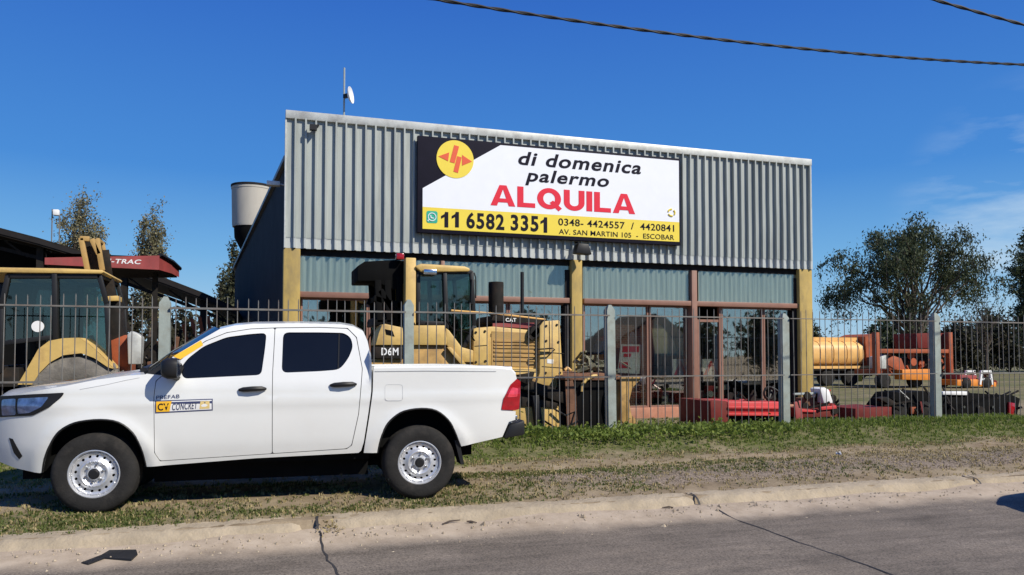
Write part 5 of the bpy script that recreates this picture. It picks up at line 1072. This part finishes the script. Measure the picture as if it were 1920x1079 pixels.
r3 = thing('seed_drill', 'dark red and black farm implement crouching left of the rightmost fence post', 'farm implement', (aty(1680, 790, NY).x, NY + .6, 0))
p5('box', [(1604, 767), (1640, 766), (1672, 764), (1672, 799), (1604, 799)], NY, NY + 1.1, 'maroon', r3, .01)
p5('frame', [(1672, 762), (1690, 738), (1735, 734), (1756, 744), (1756, 799), (1672, 799)], NY + .3, NY + 1.1, 'black', r3, .02); p5('arm', [(1648, 748), (1664, 745), (1694, 764), (1690, 772)], NY + .1, NY + .3, 'dark_steel', r3); p5('seat', [(1670, 748), (1682, 735), (1698, 740), (1694, 760)], NY + .1, NY + .5, 'black', r3, .03)
for a in ((1676, 762, 1692, 776), (1708, 764, 1724, 777), (1742, 766, 1752, 778)): p5('reflector', [(a[0], a[1]), (a[2], a[1]), (a[2], a[3]), (a[0], a[3])], NY + .26, NY + .298, 'orange_rust', r3)
for px in (1685, 1735): MB().lathe([(0, -.03), (.14, -.03), (.2, 0), (.2, .12), (0, .12)], (aty(px, 792, NY + .2).x, NY + .15, .22), 'y', 20).build('wheel', 'tyre', r3)
tangle(r3, 1660, 1752, 738, 785, NY + .05, 26, 4); tangle(r3, 1700, 1752, 745, 780, NY + .0, 6, 5, 'maroon'); tangle(r3, 1665, 1700, 735, 750, NY + .1, 4, 6, 'flashing', .02)
r4 = thing('black_hopper', 'long black machine body with white top bar behind the fence at far right', 'farm implement', (aty(1840, 790, NY).x, NY + .6, 0))
p5('body', [(1766, 744), (1818, 742), (1824, 738), (1900, 742), (1913, 748), (1905, 796), (1766, 798)], NY + .1, NY + 1.3, 'black', r4, .02); p5('top_bar', [(1768, 735), (1815, 735), (1815, 742), (1768, 741)], NY + .05, NY + .2, 'white', r4)
p5('side_lamp', [(1892, 755), (1904, 757), (1902, 780), (1892, 778)], NY + .05, NY + .098, 'red_lens', r4, .005)
for k_ in range(4): c_ = aty(1780 + k_ * 27, 764, NY + .08); MB().lathe([(0, -.02), (.03, -.02), (.035, .02)], (c_.x, NY + .08, c_.z), 'y', 10).build('bolt', 'chrome', r4)
tangle(r4, 1770, 1900, 738, 750, NY + .05, 12, 7); tangle(r4, 1770, 1900, 755, 790, NY + .02, 10, 8, 'dark_steel', .05); tangle(pv, 1655, 1780, 664, 706, PYY + .1, 26, 9, 'orange_rust', .08); tangle(pv, 1700, 1776, 666, 704, PYY + .1, 12, 10, 'dark_steel', .09); tangle(tk, 1530, 1620, 694, 708, TY + .2, 14, 11, 'dark_steel', .08); tangle(oi, 1795, 1866, 702, 720, QY + .05, 14, 12, 'maroon', .06)
# ================================================================== inside the showroom
IY = 19.6
def board(nm, pts, Y_, mt, lb_, cat_, tilt=.0):
    P = PY(pts, Y_); cx = sum(p[0] for p in P) / len(P); o = MB().prism(P, Y_, Y_ + .03).build(nm, mt, loc=(cx, Y_, min(p[1] for p in P))); return tag(o, lb_, cat_)
o = board('notice_board', [(1164, 646), (1204, 647), (1199, 702), (1158, 700)], 18.6, 'white', 'white notice board with red panels leaning inside the window', 'notice board')
for pts in ([(1168, 650), (1199, 650), (1198, 661), (1167, 661)], [(1170, 664), (1184, 664), (1183, 670), (1169, 670)], [(1162, 680), (1178, 680), (1177, 691), (1161, 691)]): MB().prism(PY(pts, 18.59), 18.59, 18.598).build('panel', 'sign_red', o)
for pxs, lb_ in (((1262, 1291), 'white poster with a red triangle behind the window left of the thick mullion'), ((1317, 1350), 'white poster with a red triangle on the glazed door')):
    a, b_ = pxs; o = board('triangle_poster', [(a, 674), (b_, 674), (b_, 706), (a, 706)], 18.6, 'white', lb_, 'poster'); MB().prism(PY([((a + b_) / 2, 676), (b_ - 2, 704), (b_ - 9, 704), ((a + b_) / 2, 686), (a + 9, 704), (a + 2, 704)], 18.59), 18.59, 18.598).build('emblem', 'sign_red', o)
P = PY([(1146, 700), (1213, 700), (1213, 598), (1097, 598)], 18.72); bw = MB().box(P[0][0], P[1][0], 18.72, 18.95, GZ, 2.65).build('brick_pier', 'brick_courses', loc=(P[0][0], 18.72, GZ)); tag(bw, 'red brick pier inside the showroom behind the notice board', 'brick wall')
P = PY([(1219, 601), (1227, 600), (1246, 618), (1264, 640), (1270, 664), (1229, 664)], 18.8); cv = MB().prism(P, 18.8, 18.86).build('canvas_panel', 'plaster', loc=(P[0][0], 18.8, 1), bevel=.01); tag(cv, 'pale yellow tapered canvas panel standing right behind the window', 'canvas panel')
P = PY([(1238, 664), (1241, 664), (1241, 765), (1238, 765)], 18.82); o = MB().prism(P, 18.81, 18.85).build('pole', 'dark_steel', cv)
# engines and small machines on the showroom floor
rr_ = random.Random(11)
def junk(nm, px, w_, h_, Y_, lb_, mats_, n_=24):
    c_ = aty(px, 760, Y_); o = thing(nm, lb_, 'machine part' if 'engine' in nm else 'machine', (c_.x, Y_, -.03))
    for mt in mats_:
        mb = MB()
        for k in range(n_ // len(mats_)):
            p = Vector((c_.x + rr_.uniform(-w_, w_) * .42, Y_ + rr_.uniform(-.3, .3), -.02 + rr_.uniform(.06, h_))); s_ = rr_.uniform(.05, .16)
            if k % 3 == 0: mb.lathe([(0, -s_ * .7), (s_ * .9, -s_ * .7), (s_, 0), (s_ * .9, s_ * .7), (0, s_ * .7)], p, 'y', 14)
            else: mb.box(p.x - s_, p.x + s_, p.y - s_ * .6, p.y + s_ * .6, max(-.02, p.z - s_ * .7), p.z + s_ * .7)
        mb.build({'black_plastic': 'block', 'chrome': 'fittings', 'flashing': 'casing', 'red_bright': 'cover', 'rust': 'manifold'}.get(mt, 'part'), mt, o)
junk('small_engine', 1225, 1.0, .75, 19.3, 'black and chrome engine on the showroom floor under the pale gable reflection', ('black_plastic', 'chrome', 'flashing'))
junk('small_engine', 1275, .8, .6, 19.5, 'grey engine on the showroom floor beside the thick red mullion', ('flashing', 'black_plastic'))
junk('small_machine', 1335, .8, .6, 19.6, 'red topped small machine inside the glazed door', ('red_bright', 'black_plastic', 'flashing'))
junk('small_machine', 1395, 1.1, .9, 19.8, 'grey compact machine with round wheels inside the right window', ('flashing', 'black_plastic'))
bc_ = aty(1132, 650, 19.0); M['blue'] = mat('blue', (.04, .16, .5), .5); mb = MB(); mb.prism(PY([(1118, 665), (1122, 648), (1132, 638), (1140, 652), (1142, 668)], 19.0), 19.0, 19.4); o = mb.build('blue_tarp', 'blue', loc=(bc_.x, 19.2, bc_.z - .2), bevel=.05); tag(o, 'blue tarpaulin bundle with a red cap seen through the window beside the middle pillar', 'tarpaulin')
MB().prism(PY([(1125, 640), (1130, 630), (1138, 632), (1138, 641)], 18.98), 18.98, 19.3).build('cap', 'red_bright', o, bevel=.03)
MB().box(bc_.x - .5, bc_.x + .5, 18.9, 19.6, -.03, bc_.z - .22).build('crate', 'rust'); c_ = bpy.data.objects['crate']; tag(c_, 'rusty crate under the blue tarpaulin behind the glass', 'crate')
# ================================================================== overhead cables
def cable(pts, Y_, ext, lb_):
    P = [aty(px, py, Y_) for px, py in pts]; xs_ = [p.x for p in P]; zs_ = [p.z for p in P]; co = np.polyfit(xs_, zs_, 2)
    if co[0] < .004: l_ = np.polyfit(xs_, np.array(zs_) - .004 * np.array(xs_) ** 2, 1); co = np.array([.004, l_[0], l_[1]])
    xa = np.linspace(xs_[0] - ext[0], xs_[-1] + ext[1], 160); mb = MB()
    for ph in (0, math.pi): mb.tube([(x, Y_ + .009 * math.cos(x * 11 + ph), float(np.polyval(co, x)) + .009 * math.sin(x * 11 + ph)) for x in np.linspace(xs_[0] - 2.5, xs_[-1] + 1.5, 620)], .012, 5)
    mb.tube([(float(x), Y_, float(np.polyval(co, x))) for x in xa], .014, 6); o = mb.build('power_cable', 'cable', loc=(xs_[0], Y_, zs_[0])); tag(o, lb_, 'cable', 'overhead cables')
cable([(815, 0), (1100, 42), (1500, 92), (1920, 122)], 8.0, (14, 14), 'black twisted power cable crossing the sky above the billboard')
cable([(1748, 0), (1830, 22), (1920, 48)], 7.0, (12, 10), 'short black cable cutting the top right corner of the sky')
# ================================================================== litter on the road and verge
pts = [(152, 1062), (165, 1064), (196, 1056), (246, 1057), (258, 1050), (255, 1046), (205, 1045), (190, 1054)]
P = [atz(px, py, -.205) for px, py in pts]; mb = MB(); k = len(P); z = lambda p, d: road_z(p.x, p.y) + d
mb.add([(p.x, p.y, z(p, .003)) for p in P] + [(p.x, p.y + .003, z(p, .010 + .010 * (i % 2))) for i, p in enumerate(P)], [tuple(range(k, 2 * k))] + [(i, (i + 1) % k, k + (i + 1) % k, k + i) for i in range(k)])
tag(mb.build('rubber_strip', 'black_plastic', loc=(P[0].x, P[0].y, -.2)), 'flat torn black rubber strip lying on the road edge', 'debris')
for px, py, lb_, s_ in ((1573, 851, 'crumpled white paper scrap on the grass edge in front of the fence', .05), (590, 898, 'pale paper scrap lying in the shade under the truck', .035)):
    p = atz(px, py, .02); zz = ground_z(p.x, p.y); mb = MB(); rr_ = random.Random(5); v = [(p.x + rr_.uniform(-1, 1) * s_, p.y + rr_.uniform(-1, 1) * s_, zz + .01 + rr_.uniform(0, 1.2) * s_) for _ in range(9)]
    mb.add(v, [(0, 1, 2), (2, 3, 4), (4, 5, 6), (6, 7, 8), (0, 4, 8), (1, 5, 7)]); tag(mb.build('paper_scrap', 'white', loc=(p.x, p.y, zz)), lb_, 'litter')
for k_, (px, py, ln_, an_, lb_) in enumerate(((830, 990, .22, .5, 'thin dark twig lying in the gutter below the rear wheel'), (875, 985, .10, -.2, 'short dark twig chip in the gutter right of the long twig'), (1085, 958, .14, .3, 'small brown twig at the kerb foot left of the middle kerb joint'), (1262, 957, .12, 2.8, 'broken brown twig at the kerb foot just left of the dark joint'))):
    p = atz(px, py, -.16); dx_, dy_ = math.cos(an_) * ln_, math.sin(an_) * ln_ * .8; zz = [road_z(p.x + dx_ * t, p.y + dy_ * t) + .012 for t in (0, .4, 1)]
    tag(MB().tube([(p.x, p.y, zz[0]), (p.x + dx_ * .4, p.y + dy_ * .45, zz[1] + .008), (p.x + dx_, p.y + dy_, zz[2])], [.008, .010, .005], 6).build('twig', 'bark', loc=(p.x, p.y, zz[0])), lb_, 'twig')
# ================================================================== TREES
def quads(name, mt, C_, S_, parent, seed, upw=.3, asp=.5):
    """many small leaf-shaped faces around given points"""
    rs = np.random.RandomState(seed); n = len(C_); a = rs.normal(size=(n, 3)); a[:, 2] -= upw; a /= np.linalg.norm(a, axis=1)[:, None]; b_ = rs.normal(size=(n, 3)); b_ -= (b_ * a).sum(1)[:, None] * a; b_ /= np.linalg.norm(b_, axis=1)[:, None]
    S_ = S_[:, None]; off = np.array(parent.location)[None] if parent is not None else 0
    C_ = C_ - off; V = np.stack([C_ - a * S_, C_ + b_ * S_ * asp, C_ + a * S_, C_ - b_ * S_ * asp], 1).reshape(-1, 3)
    me = bpy.data.meshes.new(name); me.vertices.add(4 * n); me.vertices.foreach_set('co', V.ravel().astype(np.float32)); me.loops.add(4 * n); me.loops.foreach_set('vertex_index', np.arange(4 * n, dtype=np.int32)); me.polygons.add(n); me.polygons.foreach_set('loop_start', np.arange(0, 4 * n, 4, dtype=np.int32)); me.update(calc_edges=True)
    me.materials.append(M[mt]); o = bpy.data.objects.new(name, me); C.objects.link(o)
    if parent is not None: o.parent = parent
    return o
def curve(a, b_, sag, k=6, rs=None, wob=0):
    a = np.array(a, float); b_ = np.array(b_, float); out = []
    for i in range(k + 1):
        t = i / k; p = a + (b_ - a) * t; p[2] += sag * math.sin(math.pi * t)
        if rs is not None and 0 < i < k: p += rs.normal(size=3) * wob
        out.append(p)
    return out
def tree(name, label, base, H, tips, leaves, size, mt, seed, r0=.2, fork=.35, droop=0, spread=(.5, .5, .35), group=None, upw=.3, twig=3, asp=.5, cat='tree', lean=(0, 0), strands=0):
    """tips: points the limbs reach for (relative to base); leaves cluster on the twigs there"""
    rs = np.random.RandomState(seed); base = np.array(base, float); o = thing(name, label, cat, tuple(base), group=group); mb = MB()
    top = base + np.array([lean[0], lean[1], H * fork]); mb.tube([Vector(p) for p in curve(base - np.array([0, 0, .3]), top, 0, 4, rs, .03 * H * .1)], [r0, r0 * .9, r0 * .82, r0 * .75, r0 * .7], 8); P = []
    for tp in tips:
        tp = base + np.array(tp); st = base + (top - base) * rs.uniform(.65, 1.0); cv = curve(st, tp, rs.uniform(.0, .12) * H * (1 if droop else .4), 6, rs, .018 * H); ln = np.linalg.norm(tp - st)
        mb.tube([Vector(p) for p in cv], [r0 * .48 * (1 - .86 * i / 6) for i in range(7)], 5)
        for q in range(twig):
            j = rs.randint(2 if not strands else 5, 7); e = cv[j] + rs.normal(size=3) * np.array(spread) * 1.1; 
            if droop: e[2] -= abs(rs.normal()) * droop
            tw = curve(cv[j], e, .15 * droop, 4, rs, .01 * H); mb.tube([Vector(p) for p in tw], [r0 * .10, r0 * .08, r0 * .06, r0 * .04, r0 * .02], 4); P += tw[1:]
        P += cv[3:] * 2 if not strands else [cv[6]] * 3
        for q in range(strands):
            e0 = tp + rs.normal(size=3) * np.array(spread) * 1.3; ln_ = rs.uniform(.6, 2.3); out_ = (tp - st) * np.array([1, 1, 0]); out_ = out_ / (np.linalg.norm(out_) + .01) * rs.uniform(.1, .5)
            sp_ = [e0 + out_ * (t ** .6) - np.array([0, 0, ln_ * t * t]) for t in np.linspace(0, 1, 9)]; mb.tube([Vector(p) for p in sp_[::2]], [.014, .012, .010, .007, .004], 4); P += sp_ + sp_[:4]
    mb.build('trunk', 'bark', o)
    P = np.array(P); idx = rs.randint(0, len(P), leaves); c_ = P[idx] + rs.normal(size=(leaves, 3)) * np.array(spread) * rs.choice([.25, .6, 1.0], size=(leaves, 1), p=[.35, .45, .2])
    if droop: c_[:, 2] -= rs.exponential(droop * .6, leaves) * (rs.rand(leaves) < .5)
    quads('crown', mt, c_, rs.uniform(.6, 1.25, leaves) * size, o, seed + 1, upw, asp); return o
def blob_tips(n, seed, rx, ry, z0, z1, shape='dome'):
    rs = np.random.RandomState(seed); out = []
    for i in range(n):
        t = (i + rs.rand()) / n; z = z0 + (z1 - z0) * t
        if shape == 'dome': k = math.sqrt(max(.04, 1 - ((z - (z0 + (z1 - z0) * .35)) / ((z1 - z0) * .68)) ** 2))
        elif shape == 'spire': k = max(.12, math.sin(math.pi * min(1, .12 + .80 * (1 - t) ** .9)) ** .8)
        else: k = 1
        a = rs.rand() * 6.283; r_ = math.sqrt(rs.uniform(.15, 1)); out.append((math.cos(a) * rx * k * r_, math.sin(a) * ry * k * r_, z))
    return out
def gpt(px, Y_): p = aty(px, 690, Y_); return (p.x, Y_, -.2)
def hz(px, py, Y_): return aty(px, py, Y_).z + .2
# the loose drooping tree right of the showroom: limb tips read off its outline
Y_ = 40; b0 = gpt(1712, Y_); pts = [(1568, 505), (1578, 482), (1592, 466), (1610, 450), (1626, 436), (1642, 424), (1656, 417), (1672, 413), (1690, 411), (1706, 412), (1722, 413), (1740, 414), (1758, 421), (1774, 432), (1790, 445), (1805, 456), (1822, 470), (1838, 484), (1848, 500), (1640, 446), (1664, 436), (1690, 432), (1716, 434), (1740, 440), (1762, 450), (1784, 466), (1604, 480), (1622, 470), (1650, 462), (1680, 456), (1706, 456), (1732, 462), (1756, 474), (1806, 486), (1588, 520), (1616, 512), (1668, 480), (1740, 490), (1775, 500), (1830, 520), (1640, 545), (1605, 550), (1655, 560), (1780, 570), (1752, 560), (1690, 475), (1720, 478)]
pts = [(1712 + (px - 1712) * .93, py + 27 if py < 530 else py + 8) for px, py in pts]
rs = np.random.RandomState(2); tips = [(aty(px, py, Y_).x - b0[0], rs.normal() * 1.6, aty(px, py, Y_).z + .2) for px, py in pts]
tree('willow_tree', 'loose drooping tree with see-through crown right of the showroom', b0, hz(1712, 408, Y_), tips, 27000, .115, 'leaf_dark', 5, r0=.19, fork=.34, droop=.35, spread=(.40, .5, .26), upw=1.3, twig=4, asp=.36, strands=4)
# poplars behind the shed
for px, top_, wpx, lb_, sd_, Y_ in ((150, 355, 38, 'taller autumn poplar behind the boom of the backhoe', 21, 58), (280, 388, 25, 'shorter autumn poplar above the red canopy', 22, 62)):
    b0 = gpt(px, Y_); H = hz(px, top_, Y_); rx = (aty(px + wpx, 500, Y_).x - aty(px - wpx, 500, Y_).x) / 2
    tree('poplar_tree', lb_, b0, H, [(0, 0, H * .98), (.2, 0, H * .93)] + blob_tips(44, sd_, rx * 1.25, rx * 1.25, H * .30, H * .93, 'spire'), 17000, .088, 'leaf_poplar', sd_, r0=.2, fork=.55, spread=(rx * .3, rx * .3, .5), twig=4, group='poplars behind the shed', asp=.6)
# conifer cut by the right edge
Y_ = 45; b0 = gpt(1932, Y_); H = hz(1932, 432, Y_); tree('conifer_tree', 'dark conifer cut by the right edge of the picture', b0, H, [(0, 0, H)] + blob_tips(50, 8, 1.4, 1.4, H * .2, H * .97, 'spire'), 12000, .11, 'leaf_dark', 30, r0=.18, fork=.7, spread=(.35, .35, .22), upw=.6, twig=3)
for px, top_, w_, Y_, lb_, sd_ in ((440, 446, 16, 50, 'small leafy tree half hidden by the water tower', 41), (416, 502, 22, 56, 'pale loose tree left of the water tower above the shed roof end', 42)):
    b0 = gpt(px, Y_); H = hz(px, top_, Y_); rx = (aty(px + w_, 500, Y_).x - aty(px - w_, 500, Y_).x) / 2; tree('small_tree', lb_, b0, H, blob_tips(26, sd_, rx, rx, H * .45, H * .97), 4500, .12, 'leaf_olive', sd_, r0=.14, fork=.4, spread=(rx * .3, rx * .3, .4))
Y_ = 50; b0 = gpt(1850, Y_); H = hz(1850, 535, Y_); tree('bare_tree', 'thin nearly leafless tree between the drooping tree and the conifer', b0, H, blob_tips(26, 51, 1.9, 1.6, H * .45, H * .98), 900, .09, 'leaf_olive', 51, r0=.12, fork=.35, spread=(.5, .5, .4), twig=6)
# bushes and hedge trees along the back of the yard
k_ = 0
for px, top_, w_, Y_, mt in ((1528, 612, 22, 62, 'leaf_olive'), (1580, 634, 26, 80, 'leaf_olive'), (1618, 640, 22, 80, 'leaf_hedge'), (1665, 594, 36, 56, 'leaf_dark'), (1718, 606, 30, 54, 'leaf_dark'), (1765, 612, 32, 58, 'leaf_hedge'), (1808, 596, 32, 55, 'leaf_hedge'), (1850, 588, 34, 57, 'leaf_hedge'), (1893, 592, 34, 55, 'leaf_hedge'), (1945, 585, 40, 58, 'leaf_hedge'), (2000, 590, 40, 58, 'leaf_hedge')):
    b0 = gpt(px, Y_); H = hz(px, top_, Y_); rx = (aty(px + w_, 600, Y_).x - aty(px - w_, 600, Y_).x) / 2; k_ += 1
    wh = ['at the foot of the right yellow pillar', 'above the cream tank', 'by the far tank end', 'under the drooping tree, left of its trunk', 'right below the drooping trunk', 'over the red hopper', 'right of the rightmost fence post', 'under the thin bare tree', 'below the conifer, low and brown', 'at the right picture edge', 'beyond the right picture edge'][k_ - 1]
    tree('hedge_tree', 'dense dark bushy tree in the back hedge ' + wh, b0, H, blob_tips(26, 60 + k_, rx, rx * .8, H * .12, H * .95), 4800 if Y_ < 70 else 2500, .20, mt, 60 + k_, r0=.14, fork=.3, spread=(rx * .28, rx * .25, .4), group='trees of the back hedge', upw=.2)
for px, top_, w_, Y_, lb_ in ((250, 540, 30, 44, 'dark leafy bush under the shed roof right of the backhoe cab'), (345, 560, 34, 46, 'dark leafy bush between the fence post and the showroom'), (405, 590, 26, 40, 'low bush at the end of the shed beside the showroom wall'), (310, 590, 30, 36, 'low dark bush behind the left fence post')):
    b0 = gpt(px, Y_); H = hz(px, top_, Y_); rx = (aty(px + w_, 600, Y_).x - aty(px - w_, 600, Y_).x) / 2; k_ += 1
    tree('bush', lb_, b0, H, blob_tips(20, 80 + k_, rx, rx * .8, H * .15, H * .95), 1500, .17, 'leaf_hedge', 80 + k_, r0=.08, fork=.3, spread=(rx * .3, rx * .3, .35), cat='bush')
# scrap implements below the shed roof
for px, Y_, lb_, mt in ((232, 22, 'dark scrap implement standing right of the backhoe', 'dark_steel'), (335, 21, 'rust brown implement with bars between the fence post and the showroom', 'rust'), (385, 23, 'reddish implement frame at the end of the shed', 'orange_rust'), (285, 24, 'blackened implement left of the first fence post', 'dark_steel')):
    c_ = aty(px, 650, Y_); rr_ = random.Random(px); o = thing('scrap_implement', lb_, 'farm implement', (c_.x, Y_, -.15)); mb = MB(); m2 = MB()
    mb.box(c_.x - .7, c_.x + .7, Y_ - .3, Y_ + .3, .3, .8)
    for q in range(9): mb.beam((c_.x + rr_.uniform(-.8, .8), Y_ + rr_.uniform(-.3, .3), rr_.uniform(.1, 1)), (c_.x + rr_.uniform(-.8, .8), Y_ + rr_.uniform(-.3, .3), rr_.uniform(1.2, 2.6)), .09, .09)
    for q in range(5): m2.lathe([(0, -.05), (.3, -.05), (.33, 0), (.3, .05), (0, .05)], (c_.x - .7 + q * .35, Y_ - .35, .2), 'x', 20)
    mb.build('frame', mt, o); m2.build('disc', 'tyre_grey', o)
# ================================================================== across the street (seen only in the window glass)
hx = 25.5; hs = thing('brick_house', 'brick house with a pale gable across the street, mirrored in the glass', 'house', (hx + 4, -20, -.2))
MB().prism([(hx, -.3), (29.7, -.3), (29.7, 4.5), (hx, 1.75)], -24, -18).build('wall', 'brick', hs); MB().prism([(29.75, -.2), (33.4, -.2), (33.4, 1.8), (32.9, 2.9), (31, 4.6), (29.75, 4.8)], -24, -18.3).build('gable', 'plaster', hs)
mb = MB(); mb.beam((hx - .6, -21, 1.5), (29.9, -21, 4.85), .3, .25); V0 = mb.v; mb2 = MB(); mb2.prism([(hx - .6, 1.45), (29.72, 4.6), (29.72, 4.85), (hx - .6, 1.7)], -24.5, -17.6); mb2.build('roof', 'beam_dark', hs)
MB().prism([(29.7, -.2), (33.6, -.2), (33.6, 1.5), (29.7, 1.5)], -17.5, -17.3).build('yard_wall', 'kerb', hs)
for k, (x, Y_, H, w_) in enumerate(((-16, -18, 6, 3.2), (-4, -22, 5.5, 3.2), (6, -20, 4.6, 2.6), (14, -24, 5.6, 3.2), (21, -22, 5, 2.6), (36, -22, 5.2, 1.7), (40.6, -19, 5.6, 1.5), (52, -24, 5, 4))):
    tree('street_tree', 'broad street tree number %s across the road, mirrored in the showroom glass' % ['one', 'two', 'three', 'four', 'five', 'six', 'seven', 'eight'][k], (x, Y_, -.2), H, blob_tips(24, 100 + k, w_, w_, H * .2, H * .96), 2600, .26, 'leaf_olive', 100 + k, r0=.2, fork=.35, spread=(.9, .9, .6), group='street trees across the road')
# ================================================================== grass, weeds, gravel
def blades(name, n, area, dens, hfun, mt, seed, wid=.006, lbl=None):
    rs = np.random.RandomState(seed); V = []; F = []; kept = 0; x0, x1, y0, y1 = area
    while kept < n:
        x, y = rs.uniform(x0, x1), rs.uniform(y0, y1)
        if rs.rand() > dens(x, y): 
            n -= .08; continue
        z = ground_z(x, y); h = hfun(x, y) * rs.uniform(.5, 1.3)
        for q in range(4):
            a = rs.rand() * 6.283; ln = rs.uniform(.15, .9) * h; dx, dy = math.cos(a), math.sin(a); bx, by = x + rs.normal() * .018, y + rs.normal() * .018; w_ = wid * rs.uniform(.7, 1.6); hh = h * rs.uniform(.6, 1.1); k = len(V)
            V += [(bx - dy * w_, by + dx * w_, z - .01), (bx + dy * w_, by - dx * w_, z - .01), (bx + dx * ln * .4 + dy * w_ * .8, by + dy * ln * .4 - dx * w_ * .8, z + hh * .65), (bx + dx * ln * .4 - dy * w_ * .8, by + dy * ln * .4 + dx * w_ * .8, z + hh * .65), (bx + dx * ln, by + dy * ln, z + hh)]
            F += [(k, k + 1, k + 2, k + 3), (k + 3, k + 2, k + 4)]
        kept += 1
    me = bpy.data.meshes.new(name); me.from_pydata(V, [], F); me.materials.append(M[mt]); o = bpy.data.objects.new(name, me); C.objects.link(o); return tag(o, lbl, 'grass', kind='stuff')
blades('grass', 13000, (-6, 14.5, 9.7, 12.6), lambda x, y: grass_d(x, y) * (.35 + .65 * sst(10.2, 11, y)), lambda x, y: .035 + .035 * sst(10.6, 11.5, y) * (1 + .9 * N(x, y, 1.3)), 'grass_lush', 1, lbl='green grass and weeds growing along the foot of the fence')
blades('grass', 7500, (-6, 8, 7.6, 9.7), grass_d, lambda x, y: .028, 'grass', 2, lbl='short worn grass in strips on the dirt verge')
blades('dry_grass', 9000, (-6, 13, 7.65, 10.5), lambda x, y: .12 + .6 * grass_d(x, y) * (.5 + N(x, y, 1.7)), lambda x, y: .032, 'straw', 3, lbl='dry straw coloured grass scattered over the verge')
blades('yard_grass', 5000, (-6, 18, 12.4, 18), lambda x, y: .4, lambda x, y: .06, 'grass', 4, wid=.008, lbl='thin grass in the machine yard behind the fence')
def weeds(nm, cx, cy, r_, n, sz, lb_, mt='grass_lush', hh=.1, zz=None):
    rs = np.random.RandomState(int(cx * 100) % 9999); c_ = rs.normal(size=(n, 3)) * np.array([r_, r_ * .6, 0]); c_[:, 0] += cx; c_[:, 1] += cy; z = ground_z(cx, cy) if zz is None else zz; c_[:, 2] = z + np.abs(rs.normal(size=n)) * hh * np.exp(-((c_[:, 0] - cx) / (r_ * 1.3)) ** 2) + .01
    o = thing(nm, lb_, 'weed', (cx, cy, z)); quads('leaves', mt, c_, rs.uniform(.6, 1.3, n) * sz, o, int(cx * 10) % 99, .1, .6); mb = MB()
    for q in range(7): p = c_[rs.randint(n)]; mb.tube([(cx, cy, z - .02), tuple(p)], .004, 4)
    mb.build('stem', 'bark', o)
for k, (px, w_) in enumerate(((1000, .35), (1075, .45), (1120, .4), (1180, .4), (1250, .45), (1310, .4), (1350, .35), (1420, .35))):
    x = aty(px, 810, 11.55).x; weeds('weed_clump', x, 11.5 - .12 * (k % 3), w_, 420, .035, 'weed clump at the fence foot ' + ['behind the rear bumper', 'below the blade', 'left of the middle concrete post', 'right of the middle concrete post', 'in front of the orange plinth', 'below the thick mullion', 'at the left end of the red mower', 'before the red mower'][k], hh=.08)
weeds('weed_clump', atz(612, 985, -.14).x, 7.36, .09, 160, .018, 'small yellowish weed growing in the broken kerb gap', 'straw', .09, -.19)
# gravel stones
rs = np.random.RandomState(9); V = []; F = []; n = 0
while n < 4200:
    x, y = rs.uniform(1.5, 13.5), rs.uniform(7.8, 9.6)
    if rs.rand() > gravel_d(x, y) * (.45 + .55 * (N(x, y, 2.2, 8) > -.1)) + .05: continue
    s_ = rs.uniform(.006, .019); z = ground_z(x, y) + s_ * .2; k = len(V); d = rs.uniform(.6, 1.3, 6) * s_
    V += [(x + d[0], y, z), (x - d[1], y, z), (x, y + d[2], z), (x, y - d[3], z), (x, y, z + d[4] * .8), (x, y, z - d[5] * .5)]; F += [(k, k + 2, k + 4), (k + 2, k + 1, k + 4), (k + 1, k + 3, k + 4), (k + 3, k, k + 4)]; n += 1
M['stone'] = leafmat('stone', (.17, .13, .092), (.34, .27, .195), 0.0); me = bpy.data.meshes.new('gravel'); me.from_pydata(V, [], F); me.materials.append(M['stone']); o = bpy.data.objects.new('gravel', me); C.objects.link(o); tag(o, 'purplish grey gravel spread on the verge at right', 'gravel', kind='stuff')
# crumbs of earth along the gutter
V = []; F = []; rs = np.random.RandomState(12)
for n in range(900):
    x = rs.uniform(-5, 13); y = 7.36 - abs(rs.normal()) * .22; s_ = rs.uniform(.005, .018) * (1 + (rs.rand() < .04)); z = road_z(x, y); k = len(V); d = rs.uniform(.6, 1.4, 4) * s_
    V += [(x + d[0], y, z), (x - d[1], y + d[3] * .5, z), (x, y - d[2], z), (x + d[3] * .3, y, z + d[3] * .9)]; F += [(k, k + 1, k + 3), (k + 1, k + 2, k + 3), (k + 2, k, k + 3)]
M['clod'] = leafmat('clod', (.27, .215, .145), (.46, .38, .27), 0); me = bpy.data.meshes.new('gutter_clods'); me.from_pydata(V, [], F); me.materials.append(M['clod']); o = bpy.data.objects.new('gutter_clods', me); C.objects.link(o); tag(o, 'small clods of dry earth along the gutter', 'earth', kind='stuff')

# a second pickup on the road, beyond the right edge: only its shadow reaches the picture
car = dup(truck, (11.15, 5.05, -.2), 'dark blue pickup truck just beyond the right edge, its shadow reaching onto the road', 0)
M['blue_paint'] = mat('blue_paint', (.02, .035, .08), .35, coat=.5)
for ch in list(car.children_recursive):
    if ch.name.startswith(('door_decal', 'decal', 'pillar_tape')): bpy.data.objects.remove(ch); continue
    if ch.type == 'MESH' and ch.material_slots and ch.material_slots[0].material == M['white_paint']: ch.material_slots[0].link = 'OBJECT'; ch.material_slots[0].material = M['blue_paint']
